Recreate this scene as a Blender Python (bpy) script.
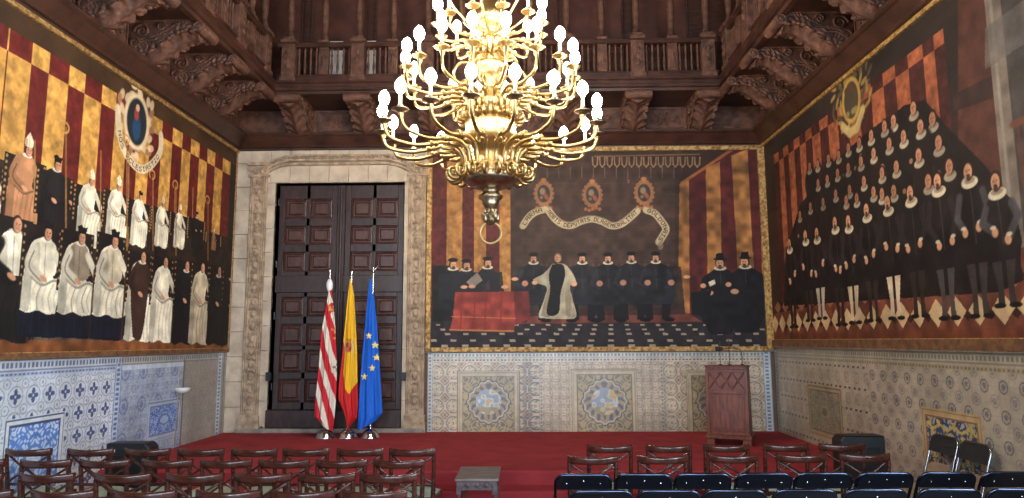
import bpy, bmesh, math, random
import numpy as np
from mathutils import Matrix, Vector
random.seed(7)
for o in list(bpy.data.objects): bpy.data.objects.remove(o)
SC = bpy.context.scene
COL = SC.collection
PI = math.pi
R = math.radians

# ------------------------------------------------------------------ camera
FPX = 700.0
PITCH, YAW, ROLL, EYE = R(7.5), R(1.06), R(-0.25), 1.85
cam = bpy.data.objects.new('camera', bpy.data.cameras.new('camera'))
COL.objects.link(cam)
CAMR = Matrix.Rotation(YAW, 4, 'Z') @ Matrix.Rotation(PI/2 + PITCH, 4, 'X') @ Matrix.Rotation(ROLL, 4, 'Z')
cam.matrix_world = Matrix.Translation((0, 0, EYE)) @ CAMR
cam.data.sensor_width = 36
cam.data.lens = FPX/1024*36
cam.data.clip_start = .05
SC.camera = cam

# ------------------------------------------------------------------ view, world
SC.view_settings.view_transform = 'Standard'
SC.view_settings.look = 'None'
SC.view_settings.gamma = 1
SC.view_settings.use_curve_mapping = False
SC.view_settings.exposure = 0.42
W = bpy.data.worlds.new('world'); SC.world = W
W.use_nodes = True
W.node_tree.nodes['Background'].inputs[0].default_value = (.62, .78, 1, 1)
W.node_tree.nodes['Background'].inputs[1].default_value = 1.0

BULB_POWER = 92.0
WINDOW_POWER = 1.75

def area(name, loc, rot, sx, sy, power, col):
    l = bpy.data.lights.new(name, 'AREA'); l.shape = 'RECTANGLE'; l.size = sx; l.size_y = sy
    l.energy = power; l.color = col
    o = bpy.data.objects.new(name, l); COL.objects.link(o)
    o.location = loc; o.rotation_euler = rot
    return o
DAY = (.72, .85, 1.0)
# room constants
XL, XR, YB, YN = -5.09, 4.19, 12.0, -5.0
ZC = 9.0
# daylight standing in the window openings (right wall, then rear wall)
RWIN = [(.2, 1.7), (2.6, 4.1)]
BWIN = [(-3.6, -1.8), (-.9, .9), (1.8, 3.6)]
for a, b in RWIN:
    area('daylight', (XR + .28, (a+b)/2, 2.9), (0, R(90), 0), 3.6, 1.5, 190*WINDOW_POWER, DAY)
for a, b in BWIN:
    area('daylight', ((a+b)/2, YN - .28, 3.4), (R(90), 0, 0), 1.8, 4.4, 260*WINDOW_POWER, DAY)

# ------------------------------------------------------------------ measuring helper
def at(px, py, X=None, Y=None, Z=None):
    d = CAMR @ Vector(((px-512)/FPX, -(py-249)/FPX, -1))
    if X is not None: t = X/d.x
    elif Y is not None: t = Y/d.y
    else: t = (Z-EYE)/d.z
    return Vector((0, 0, EYE)) + d*t

# ------------------------------------------------------------------ materials
def s2l(c):
    c = np.asarray(c, float)/255
    return np.where(c <= .04045, c/12.92, ((c+.055)/1.055)**2.4)
def mat(name, rgb, rough=.5, metal=0, var=.15, scale=8, bump=0, bscale=60, stretch=(1, 1, 1), spec=.5, rgb2=None, coat=0, emit=None, detail=4):
    m = bpy.data.materials.new(name); m.use_nodes = True
    nt = m.node_tree; b = nt.nodes['Principled BSDF']
    c = s2l(rgb); c2 = s2l(rgb2) if rgb2 is not None else c*(1-var*1.6)
    tc = nt.nodes.new('ShaderNodeTexCoord'); mp = nt.nodes.new('ShaderNodeMapping')
    mp.inputs['Scale'].default_value = stretch
    nt.links.new(tc.outputs['Object'], mp.inputs[0])
    n = nt.nodes.new('ShaderNodeTexNoise'); n.inputs['Scale'].default_value = scale; n.inputs['Detail'].default_value = detail
    nt.links.new(mp.outputs[0], n.inputs['Vector'])
    r = nt.nodes.new('ShaderNodeValToRGB')
    r.color_ramp.elements[0].position = .35; r.color_ramp.elements[1].position = .65
    r.color_ramp.elements[0].color = (*c2, 1); r.color_ramp.elements[1].color = (*np.minimum(c*(1+var*.4), 1), 1)
    nt.links.new(n.outputs['Fac'], r.inputs[0]); nt.links.new(r.outputs[0], b.inputs['Base Color'])
    b.inputs['Roughness'].default_value = rough; b.inputs['Metallic'].default_value = metal
    b.inputs['Specular IOR Level'].default_value = spec
    if coat: b.inputs['Coat Weight'].default_value = coat; b.inputs['Coat Roughness'].default_value = .15
    if bump:
        n2 = nt.nodes.new('ShaderNodeTexNoise'); n2.inputs['Scale'].default_value = bscale; n2.inputs['Detail'].default_value = 3
        nt.links.new(mp.outputs[0], n2.inputs['Vector'])
        bp = nt.nodes.new('ShaderNodeBump'); bp.inputs['Strength'].default_value = bump; bp.inputs['Distance'].default_value = .02
        nt.links.new(n2.outputs['Fac'], bp.inputs['Height']); nt.links.new(bp.outputs[0], b.inputs['Normal'])
    if emit:
        b.inputs['Emission Color'].default_value = (*emit[0], 1); b.inputs['Emission Strength'].default_value = emit[1]
    return m
def cmat(name, rough, spec=.5, bump=.15, bscale=40, coat=0):
    m = bpy.data.materials.new(name); m.use_nodes = True
    nt = m.node_tree; b = nt.nodes['Principled BSDF']
    a = nt.nodes.new('ShaderNodeAttribute'); a.attribute_name = 'paint'
    nt.links.new(a.outputs['Color'], b.inputs['Base Color'])
    b.inputs['Roughness'].default_value = rough; b.inputs['Specular IOR Level'].default_value = spec
    tc = nt.nodes.new('ShaderNodeTexCoord'); n2 = nt.nodes.new('ShaderNodeTexNoise'); n2.inputs['Scale'].default_value = bscale
    nt.links.new(tc.outputs['Object'], n2.inputs['Vector'])
    bp = nt.nodes.new('ShaderNodeBump'); bp.inputs['Strength'].default_value = bump; bp.inputs['Distance'].default_value = .01
    nt.links.new(n2.outputs['Fac'], bp.inputs['Height']); nt.links.new(bp.outputs[0], b.inputs['Normal'])
    return m
M = dict(
    carved=mat('carved_dark_wood', (93, 60, 45), .68, var=.35, scale=9, bump=.5, bscale=26, spec=.4),
    wood=mat('dark_wood', (76, 47, 35), .42, var=.3, scale=5, bump=.2, bscale=30, stretch=(1, 1, 6), spec=.45),
    woodh=mat('dark_wood_moulding', (64, 38, 28), .38, var=.3, scale=4, bump=.15, bscale=20, spec=.5),
    panel=mat('reddish_wood_panel', (84, 48, 36), .55, var=.3, scale=3, bump=.2, bscale=20, spec=.35),
    door=mat('door_wood', (54, 36, 33), .4, var=.3, scale=6, bump=.2, bscale=30, stretch=(3, 3, 1), spec=.45),
    doorp=mat('door_panel_wood', (76, 48, 42), .4, var=.25, scale=6, bump=.15, bscale=30, stretch=(3, 3, 1), spec=.45),
    chair=mat('mahogany', (70, 32, 22), .27, var=.35, scale=6, bump=.03, bscale=30, stretch=(1, 5, 5), spec=.5, coat=.35),
    lect=mat('lectern_wood', (116, 62, 45), .36, var=.28, scale=5, bump=.06, bscale=40, stretch=(6, 6, 1), spec=.5),
    stool=mat('grey_brown_wood', (134, 120, 110), .5, var=.3, scale=5, bump=.2, bscale=40, stretch=(1, 6, 6)),
    stoold=mat('carved_grey_wood', (92, 78, 78), .55, var=.3, scale=20, bump=.3, bscale=60),
    cush=mat('pale_green_upholstery', (150, 160, 142), .85, var=.12, scale=60, bump=.1, bscale=300),
    carpet=mat('red_carpet', (150, 52, 56), .95, var=.12, scale=3, bump=.25, bscale=250, spec=.15),
    carpf=mat('aisle_carpet', (170, 56, 76), .95, var=.12, scale=3, bump=.25, bscale=250, spec=.15),
    stone=mat('pale_limestone', (190, 172, 150), .9, var=.16, scale=4, bump=.5, bscale=14, spec=.2, detail=8),
    stoned=mat('carved_limestone', (176, 152, 126), .9, var=.26, scale=9, bump=.6, bscale=34, spec=.2, detail=8),
    step=mat('worn_grey_stone', (140, 130, 120), .85, var=.2, scale=6, bump=.4, bscale=20),
    plaster=mat('dark_plaster', (96, 74, 60), .9, var=.15, scale=3),
    gold=mat('gilt_frame', (186, 152, 92), .5, metal=.35, var=.35, scale=22, bump=.5, bscale=60, rgb2=(120, 78, 32)),
    ochre=mat('ochre_frame_wood', (118, 80, 52), .55, var=.3, scale=12, bump=.2, bscale=40),
    brass=mat('polished_brass', (176, 150, 102), .32, metal=1, var=.12, scale=12, bump=.05, bscale=40),
    bronze=mat('dark_bronze', (178, 158, 128), .36, metal=1, var=.25, scale=14, bump=.1, bscale=40),
    ivory=mat('ivory_sleeve', (240, 226, 190), .5, var=.03),
    chrome=mat('chrome', (205, 205, 210), .14, metal=1, var=.05),
    steel=mat('grey_tube', (150, 150, 156), .25, metal=1, var=.05),
    black=mat('black_plastic', (16, 17, 20), .35, var=.1),
    navy=mat('navy_vinyl_panel', (9, 13, 22), .3, var=.15, scale=8, spec=.5),
    cloth=mat('black_fabric', (30, 27, 26), .85, var=.2, scale=60, bump=.3, bscale=300),
    blackm=mat('black_box', (14, 16, 21), .45, var=.15, scale=20, bump=.1, bscale=120),
    white=mat('white_enamel', (228, 226, 220), .4, var=.04),
    flagpole=mat('pole_metal', (190, 180, 160), .22, metal=1, var=.08),
    floorst=mat('floor_stone', (104, 100, 96), .5, var=.2, scale=3),
    palest=mat('white_limestone', (238, 232, 222), .8, var=.08, scale=6),
    bulb=mat('lit_bulb', (255, 240, 210), .4, var=0, emit=((1, .90, .76), BULB_POWER)),
    canvas=cmat('oil_on_canvas', .6, .22, .12, 30),
    tiles=cmat('glazed_tiles', .3, .5, .1, 30),
    flag=cmat('flag_cloth', .7, .3, .1, 200),
    glass=mat('plaster_light', (200, 190, 175), .8),
)

# ------------------------------------------------------------------ mesh builder
class MB:
    def __init__(s): s.v = []; s.f = []; s.m = []; s.s = []
    def add(s, vs, fs, mi=0, smooth=False, T=None):
        b = len(s.v)
        s.v += [tuple(T @ Vector(v)) if T is not None else tuple(v) for v in vs]
        s.f += [tuple(i+b for i in f) for f in fs]
        s.m += [mi]*len(fs); s.s += [smooth]*len(fs)
        return s
    def box(s, x0, x1, y0, y1, z0, z1, mi=0, T=None):
        vs = [(x, y, z) for x in (x0, x1) for y in (y0, y1) for z in (z0, z1)]
        return s.add(vs, [(0, 1, 3, 2), (4, 6, 7, 5), (0, 4, 5, 1), (2, 3, 7, 6), (0, 2, 6, 4), (1, 5, 7, 3)], mi, False, T)
    def tube(s, pts, r, n=8, mi=0, T=None, closed=False, flat=1.0):
        pts = [Vector(p) for p in pts]; k = len(pts)
        rr = r if isinstance(r, (list, tuple)) else [r]*k
        vs = []; up = None
        for i, p in enumerate(pts):
            a = pts[(i-1) % k] if (closed or i > 0) else p
            b = pts[(i+1) % k] if (closed or i < k-1) else p
            t = (b-a)
            t = t.normalized() if t.length > 1e-9 else Vector((0, 0, 1))
            if up is None:
                up = Vector((1, 0, 0)) if abs(t.x) < .8 else Vector((0, 1, 0))
            up = (up - t*up.dot(t))
            up = up.normalized() if up.length > 1e-6 else t.orthogonal().normalized()
            w = t.cross(up)
            for j in range(n):
                an = 2*PI*j/n
                vs.append(p + up*math.cos(an)*rr[i]*flat + w*math.sin(an)*rr[i])
        fs = []
        for i in range(k if closed else k-1):
            i2 = (i+1) % k
            for j in range(n):
                j2 = (j+1) % n
                fs.append((i*n+j, i*n+j2, i2*n+j2, i2*n+j))
        s.add(vs, fs, mi, True, T)
        if not closed:
            s.add([vs[j] for j in range(n)], [tuple(reversed(range(n)))], mi, False, T)
            s.add([vs[(k-1)*n+j] for j in range(n)], [tuple(range(n))], mi, False, T)
        return s
    def lathe(s, prof, n=20, mi=0, T=None, c=(0, 0)):
        vs = []; k = len(prof)
        for (r, z) in prof:
            for j in range(n):
                a = 2*PI*j/n
                vs.append((c[0]+r*math.cos(a), c[1]+r*math.sin(a), z))
        fs = [(i*n+j, i*n+(j+1) % n, (i+1)*n+(j+1) % n, (i+1)*n+j) for i in range(k-1) for j in range(n)]
        s.add(vs, fs, mi, True, T)
        s.add(vs[:n], [tuple(reversed(range(n)))], mi, False, T)
        s.add(vs[-n:], [tuple(range(n))], mi, False, T)
        return s
    def ell(s, c, r, n=8, k=6, mi=0, T=None, rot=None):
        vs = [(0, 0, -1)]
        for i in range(1, k):
            ph = PI*i/k - PI/2
            for j in range(n):
                a = 2*PI*j/n
                vs.append((math.cos(ph)*math.cos(a), math.cos(ph)*math.sin(a), math.sin(ph)))
        vs.append((0, 0, 1))
        fs = [(0, 1+(j+1) % n, 1+j) for j in range(n)]
        for i in range(k-2):
            for j in range(n):
                a = 1+i*n; fs.append((a+j, a+(j+1) % n, a+n+(j+1) % n, a+n+j))
        L = len(vs)-1; a = 1+(k-2)*n
        fs += [(a+j, a+(j+1) % n, L) for j in range(n)]
        A = Matrix.Translation(c) @ (rot.to_4x4() if rot is not None else Matrix.Identity(4)) @ Matrix.Diagonal((*r, 1))
        if T is not None: A = T @ A
        return s.add(vs, fs, mi, True, A)
    def prism(s, poly, a0, a1, axis='y', mi=0, T=None):
        n = len(poly)
        def P(p, a):
            return {'y': (p[0], a, p[1]), 'x': (a, p[0], p[1]), 'z': (p[0], p[1], a)}[axis]
        vs = [P(p, a0) for p in poly]+[P(p, a1) for p in poly]
        fs = [tuple(range(n)), tuple(reversed(range(n, 2*n)))]
        fs += [(i, i+n, (i+1) % n+n, (i+1) % n) for i in range(n)]
        return s.add(vs, fs, mi, False, T)
    def build(s, name, mats, parent=None, bevel=0, loc=None):
        me = bpy.data.meshes.new(name)
        me.from_pydata(s.v, [], s.f)
        if not isinstance(mats, (list, tuple)): mats = [mats]
        for m in mats: me.materials.append(m)
        me.polygons.foreach_set('material_index', s.m)
        me.polygons.foreach_set('use_smooth', s.s)
        bm = bmesh.new(); bm.from_mesh(me)
        bmesh.ops.recalc_face_normals(bm, faces=bm.faces)
        if bevel:
            es = [e for e in bm.edges if len(e.link_faces) == 2 and e.calc_face_angle(0) > .6]
            bmesh.ops.bevel(bm, geom=es, offset=bevel, segments=1, affect='EDGES', clamp_overlap=True)
        bm.to_mesh(me); bm.free()
        o = bpy.data.objects.new(name, me); COL.objects.link(o)
        if parent: o.parent = parent
        if loc: o.location = loc
        return o
def tag(o, label=None, cat=None, group=None, kind=None):
    if label: o['label'] = label
    if cat: o['category'] = cat
    if group: o['group'] = group
    if kind: o['kind'] = kind
    return o
def empty(name, loc=(0, 0, 0), rz=0):
    o = bpy.data.objects.new(name, None); COL.objects.link(o); o.empty_display_size = .1
    o.location = loc; o.rotation_euler = (0, 0, rz)
    return o
def copy_tree(o, parent=None):
    c = o.copy(); COL.objects.link(c)
    if parent: c.parent = parent
    for ch in [x for x in KIDS.get(o.name, [])]:
        d = copy_tree(ch, c)
    return c
KIDS = {}
def refresh():
    KIDS.clear()
    for o in bpy.data.objects:
        if o.parent: KIDS.setdefault(o.parent.name, []).append(o)
ORD = ['first', 'second', 'third', 'fourth', 'fifth', 'sixth', 'seventh', 'eighth', 'ninth', 'tenth', 'eleventh', 'twelfth']

# ------------------------------------------------------------------ room shell
def struct(o, label, cat=None):
    o['kind'] = 'structure'; o['label'] = label; o['category'] = cat or 'structure'
    return o
b = MB().box(XL-.3, XR+.3, YN-.3, YB+.6, -.2, 0)
struct(b.build('floor', M['floorst']), 'grey stone floor of the hall in front of the stage', 'floor')
b = MB().box(-.78, .12, YN+.5, 8.06, 0, .010)
tag(b.build('carpet_runner', M['carpf'], bevel=.003), 'red carpet runner along the aisle up to the stage step', 'carpet')
b = MB().box(XL-.3, XR+.3, YN-.3, YB+.6, ZC, ZC+.2)
for i in range(8):
    y = YN+1+i*2.2; b.box(XL, XR, y-.12, y+.12, ZC-.25, ZC)
for i in range(5):
    x = XL+.9+i*1.9; b.box(x-.12, x+.12, YN, YB, ZC-.25, ZC)
struct(b.build('ceiling', M['wood']), 'dark wooden coffered ceiling above the galleries', 'ceiling')
b = MB().box(XL-.3, XL, YN-.3, YB+.6, 0, ZC)
struct(b.build('wall_left', M['plaster']), 'left wall behind the painting of seated clergy', 'wall')
# right wall with two window openings
b = MB()
ys = [YN-.3, RWIN[0][0], RWIN[0][1], RWIN[1][0], RWIN[1][1], YB+.6]
for i in range(5):
    if i in (1, 3):
        b.box(XR, XR+.3, ys[i], ys[i+1], 0, 1.1); b.box(XR, XR+.3, ys[i], ys[i+1], 4.7, ZC)
    else: b.box(XR, XR+.3, ys[i], ys[i+1], 0, ZC)
struct(b.build('wall_right', M['plaster']), 'right wall behind the painting of the standing crowd', 'wall')
b = MB(); xs = [XL-.3, BWIN[0][0], BWIN[0][1], BWIN[1][0], BWIN[1][1], BWIN[2][0], BWIN[2][1], XR+.3]
for i in range(7):
    if i in (1, 3, 5):
        b.box(xs[i], xs[i+1], YN-.3, YN, 0, 1.1); b.box(xs[i], xs[i+1], YN-.3, YN, 5.7, ZC)
    else: b.box(xs[i], xs[i+1], YN-.3, YN, 0, ZC)
struct(b.build('wall_rear', M['plaster']), 'rear wall behind the viewer with tall windows', 'wall')
DX0, DX1, DZ0, DZ1 = -4.36, -2.09, .42, 4.62
b = MB().box(XL-.3, DX0, YB, YB+.4, 0, ZC).box(DX1, XR+.3, YB, YB+.4, 0, ZC).box(DX0, DX1, YB, YB+.4, DZ1, ZC).box(DX0, DX1, YB, YB+.4, 0, DZ0)
b.box(DX0-.1, DX1+.1, YB+.4, YB+.5, 0, DZ1+.1)
struct(b.build('wall_back', M['plaster']), 'back wall of the hall behind door and central painting', 'wall')
wn = 0
def window(wall, a, c, z0, z1):
    global wn; wn += 1
    b = MB()
    def bx(p0, p1, q0, q1, t0=.05, t1=.13):
        if wall == 'R': b.box(XR+t0, XR+t1, p0, p1, q0, q1)
        else: b.box(p0, p1, YN-t1, YN-t0, q0, q1)
    bx(a, a+.07, z0, z1); bx(c-.07, c, z0, z1); bx(a, c, z0, z0+.07); bx(a, c, z1-.07, z1); bx((a+c)/2-.03, (a+c)/2+.03, z0, z1)
    for k in range(1, 5): bx(a, c, z0+(z1-z0)*k/5-.02, z0+(z1-z0)*k/5+.02, .07, .11)
    struct(b.build('window_%d' % wn, M['wood']), 'tall wooden casement window letting daylight in', 'window')
for a, c in RWIN: window('R', a, c, 1.1, 4.7)
for a, c in BWIN: window('B', a, c, 1.1, 5.7)

# ------------------------------------------------------------------ painted surfaces (vertex colour rasters)
def vn(X, Z, sc, seed=0):
    rs = np.random.RandomState(seed); g = rs.rand(64, 64)
    x = X*sc+1000; z = Z*sc+1000
    xi = np.floor(x).astype(int); zi = np.floor(z).astype(int); fx = x-xi; fz = z-zi
    fx = fx*fx*(3-2*fx); fz = fz*fz*(3-2*fz)
    G = lambda i, j: g[i % 64, j % 64]
    return (G(xi, zi)*(1-fx)+G(xi+1, zi)*fx)*(1-fz)+(G(xi, zi+1)*(1-fx)+G(xi+1, zi+1)*fx)*fz
class Canvas:
    def __init__(s, u0, u1, v0, v1, ru, rv, col=(60, 50, 40)):
        s.nu = int((u1-u0)/ru)+1; s.nv = int((v1-v0)/rv)+1
        s.u = np.linspace(u0, u1, s.nu); s.v = np.linspace(v0, v1, s.nv)
        s.U, s.V = np.meshgrid(s.u, s.v)
        s.c = np.zeros((s.nv, s.nu, 3))+np.array(col, float)
        s.clipv = None
    def win(s, u0, u1, v0, v1):
        i0, i1 = np.searchsorted(s.u, [min(u0, u1), max(u0, u1)]); j0, j1 = np.searchsorted(s.v, [min(v0, v1), max(v0, v1)])
        return slice(max(j0-1, 0), j1+1), slice(max(i0-1, 0), i1+1)
    def put(s, w, mask, c, a=1.0):
        m = (np.clip(mask, 0, 1)*a)[..., None]
        s.c[w] = s.c[w]*(1-m)+np.asarray(c, float)*m
    def ell(s, u, v, ru, rv, c, a=1, soft=.2, rot=0):
        R_ = max(ru, rv)*1.3
        w = s.win(u-R_, u+R_, v-R_, v+R_); x = s.U[w]-u; y = s.V[w]-v
        cc, ss = math.cos(rot), math.sin(rot)
        d = np.sqrt(((x*cc+y*ss)/ru)**2+((-x*ss+y*cc)/rv)**2)
        s.put(w, (1-d)/soft+.5, c, a)
    def poly(s, pts, c, a=1, tex=0):
        pts = np.array(pts, float)
        w = s.win(pts[:, 0].min(), pts[:, 0].max(), pts[:, 1].min(), pts[:, 1].max())
        x = s.U[w]; y = s.V[w]; ins = np.zeros(x.shape, bool); n = len(pts)
        for i in range(n):
            x0, y0 = pts[i]; x1, y1 = pts[(i+1) % n]
            if y0 == y1: continue
            ins ^= ((y0 > y) != (y1 > y)) & (x < (x1-x0)*(y-y0)/(y1-y0)+x0)
        col = np.asarray(c, float)
        if tex: col = col*(1+tex*(vn(x, y, 9, 3)[..., None]-.5)*2)
        s.put(w, ins.astype(float), col, a)
    def line(s, pts, r, c, a=1):
        for (x0, y0), (x1, y1) in zip(pts[:-1], pts[1:]):
            w = s.win(min(x0, x1)-2*r, max(x0, x1)+2*r, min(y0, y1)-2*r, max(y0, y1)+2*r)
            x = s.U[w]-x0; y = s.V[w]-y0; dx, dy = x1-x0, y1-y0; L = dx*dx+dy*dy+1e-9
            t = np.clip((x*dx+y*dy)/L, 0, 1); d = np.hypot(x-t*dx, y-t*dy)
            s.put(w, (r-d)/(r*.5)+.5, c, a)
    def mesh(s, name, plane, off, m, parent=None):
        nu, nv = s.nu, s.nv
        co = np.zeros((nv*nu, 3))
        U = s.U.ravel(); V = s.V.ravel()
        if plane == 'B': co[:, 0] = U; co[:, 1] = off
        elif plane == 'L': co[:, 0] = off; co[:, 1] = U
        else: co[:, 0] = off; co[:, 1] = -U
        co[:, 2] = V
        return raster_mesh(name, co, nu, nv, s.c, m, parent, flip=False)
def raster_mesh(name, co, nu, nv, c, m, parent=None, flip=False, wrap=False, smooth=False):
    me = bpy.data.meshes.new(name)
    j, i = np.meshgrid(np.arange(nv-1), np.arange(nu if wrap else nu-1), indexing='ij')
    i2 = (i+1) % nu
    q = np.stack([j*nu+i, j*nu+i2, (j+1)*nu+i2, (j+1)*nu+i], -1).reshape(-1, 4)
    if flip: q = q[:, ::-1]
    me.vertices.add(nu*nv); me.vertices.foreach_set('co', co.astype(np.float32).ravel())
    n = len(q); me.loops.add(n*4); me.loops.foreach_set('vertex_index', q.astype(np.int32).ravel())
    me.polygons.add(n); me.polygons.foreach_set('loop_start', np.arange(0, 4*n, 4, dtype=np.int32))
    if smooth: me.polygons.foreach_set('use_smooth', np.ones(n, bool))
    me.update(calc_edges=True)
    at_ = me.color_attributes.new('paint', 'FLOAT_COLOR', 'POINT')
    rgba = np.ones((nu*nv, 4), np.float32); rgba[:, :3] = s2l(np.clip(c.reshape(-1, 3), 0, 255))
    at_.data.foreach_set('color', rgba.ravel())
    me.materials.append(m); me.validate()
    o = bpy.data.objects.new(name, me); COL.objects.link(o)
    if parent: o.parent = parent
    return o
SKIN = (196, 142, 108)
rg = random.Random(3)
def head(C, u, v, r, hair=(42, 30, 24), beard=None, skin=SKIN, look=0):
    C.ell(u, v+.1*r, r*.98, r*1.25, hair, 1, .15)
    C.ell(u+look*r*.15, v-.05*r, r*.78, r*1.05, skin, 1, .2)
    C.ell(u-.3*r, v-.1*r, r*.35, r*.8, np.array(skin)*.72, .5, .6)
    for sx in (-.3, .34): C.ell(u+(sx+look*.2)*r, v+.12*r, r*.14, r*.09, (50, 34, 28), .9, .3)
    C.line([(u+look*.25*r, v+.1*r), (u+look*.35*r+.05*r, v-.25*r)], r*.07, np.array(skin)*.7, .8)
    C.ell(u+look*.2*r, v-.5*r, r*.26, r*.08, (140, 70, 60), .8, .3)
    if beard: C.ell(u+look*.15*r, v-.82*r, r*.42, r*.42, beard, .85, .4); C.ell(u+look*.2*r, v-.42*r, r*.36, r*.1, beard, .85, .4)
def folds(C, u, v0, v1, hw, col, n=6, f=.7):
    for k in range(n):
        t = (k+.5)/n*2-1
        C.line([(u+t*hw*.55+rg.uniform(-.02, .02), v1), (u+t*hw*.8, (v0+v1)/2), (u+t*hw*.95+rg.uniform(-.02, .02), v0)], hw*.06, np.array(col)*(f if k % 2 else min(1.18, 2-f)), .6)
def cleric(C, u, v, h, robe, cape=None, skirt=None, hat=None, hatc=(24, 20, 20), look=0, lap=1.0, mantle=None):
    W_ = .25*h*lap; robe = np.array(robe, float); dk = rg.uniform(-.06, .06)
    G = lambda pts: [(u+x*W_, v+y*h) for x, y in pts]
    def blob(pts, c, a=1, tex=.15):
        C.poly(smooth_path(G(pts+[pts[0]]), 5), c, a, tex)
    def stroke(pts, r, c, a=.8): C.line(smooth_path(G(pts), 5), r*h, c, a)
    if skirt is not None:
        blob([(-.85, .0), (0, -.01), (.85, .01), (.95, .3), (0, .4), (-.8, .3)], skirt)
        for k in range(5): stroke([(-.6+.3*k, .28), (-.65+.33*k, .01)], .006, np.array(skirt)*1.6, .5)
    lo = .2 if skirt is not None else 0
    blob([(-.85, lo+.02), (-.5, lo-.005), (-.1, lo+.02), (.35, lo-.01), (.9, lo+.03), (1.05, .38+dk/2), (.8, .49), (.4, .52), (.45, .66), (.46, .79), (.15, .845), (-.2, .845), (-.58, .78), (-.75, .6), (-.82, .42), (-.8, .25)], robe)
    # shaded side and folds as painted
    blob([(-.83, lo+.03), (-.5, lo+.01), (-.45, .4), (-.5, .75), (-.7, .65), (-.82, .4)], robe*.62, .55)
    for k in range(6):
        x0 = -.35+.24*k; stroke([(x0+.1, .46), (x0-.05+dk, (.46+lo)/2), (x0*1.15, lo+.02)], .008, robe*(.6 if k % 2 else .78), rg.uniform(.25, .6))
        stroke([(x0+.2, .45), (x0+.1+dk, (.46+lo)/2), (x0*1.15+.12, lo+.03)], .006, np.minimum(robe*1.1, 245), .35)
    stroke([(-.5, .5), (0, .44), (.5, .49), (.9, .46)], .012, robe*.6, .7)
    if cape is not None:
        blob([(-.5, .56), (-.1, .5), (.5, .54), (.5, .7), (.28, .83), (-.28, .83), (-.56, .7)], cape)
        blob([(-.6, .53), (-.2, .5), (-.25, .8), (-.6, .7)], np.array(cape)*.7, .5)
        stroke([(.0, .8), (.05, .52)], .006, np.array(cape)*.6, .6)
    if mantle is not None:
        blob([(-.3, .04), (.25, .03), (.5, .45), (.48, .78), (.1, .84), (-.45, .8), (-.6, .5)], mantle)
    ac = np.array(mantle if mantle is not None else robe)
    stroke([(-.45, .74), (-.62, .6), (-.1, .5)], .045, ac*.85, .95); stroke([(-.45, .72), (-.6, .58), (-.1, .475)], .008, ac*.5, .8)
    stroke([(.42, .74), (.75, .62), (.95, .54)], .038, ac*.92, .95)
    C.ell(u+.02*W_, v+.495*h, .17*W_, .024*h, SKIN, 1, .3, -.4); C.ell(u+1.02*W_, v+.525*h, .15*W_, .022*h, SKIN, 1, .3, -.5)
    C.ell(u+.02*W_, v+.84*h, .24*W_, .022*h, (225, 215, 195), .9, .3)
    hu = u+.06*W_
    head(C, hu, v+.895*h, .056*h, look=look)
    z = v+.94*h
    if hat == 'mitre':
        C.poly([(hu-.055*h, z-.01*h), (hu+.055*h, z-.01*h), (hu+.065*h, z+.06*h), (hu, z+.15*h), (hu-.065*h, z+.06*h)], (222, 208, 180), 1, .1)
        C.poly([(hu-.055*h, z-.01*h), (hu-.02*h, z-.01*h), (hu-.03*h, z+.09*h), (hu-.065*h, z+.06*h)], (150, 132, 104), .7)
        C.line([(hu, z), (hu, z+.13*h)], .008*h, (190, 160, 100), .9)
    elif hat == 'cap':
        C.poly([(hu-.055*h, z-.005*h), (hu+.055*h, z-.005*h), (hu+.075*h, z+.06*h), (hu+.02*h, z+.05*h), (hu-.01*h, z+.075*h), (hu-.07*h, z+.055*h)], hatc, 1)
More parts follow.
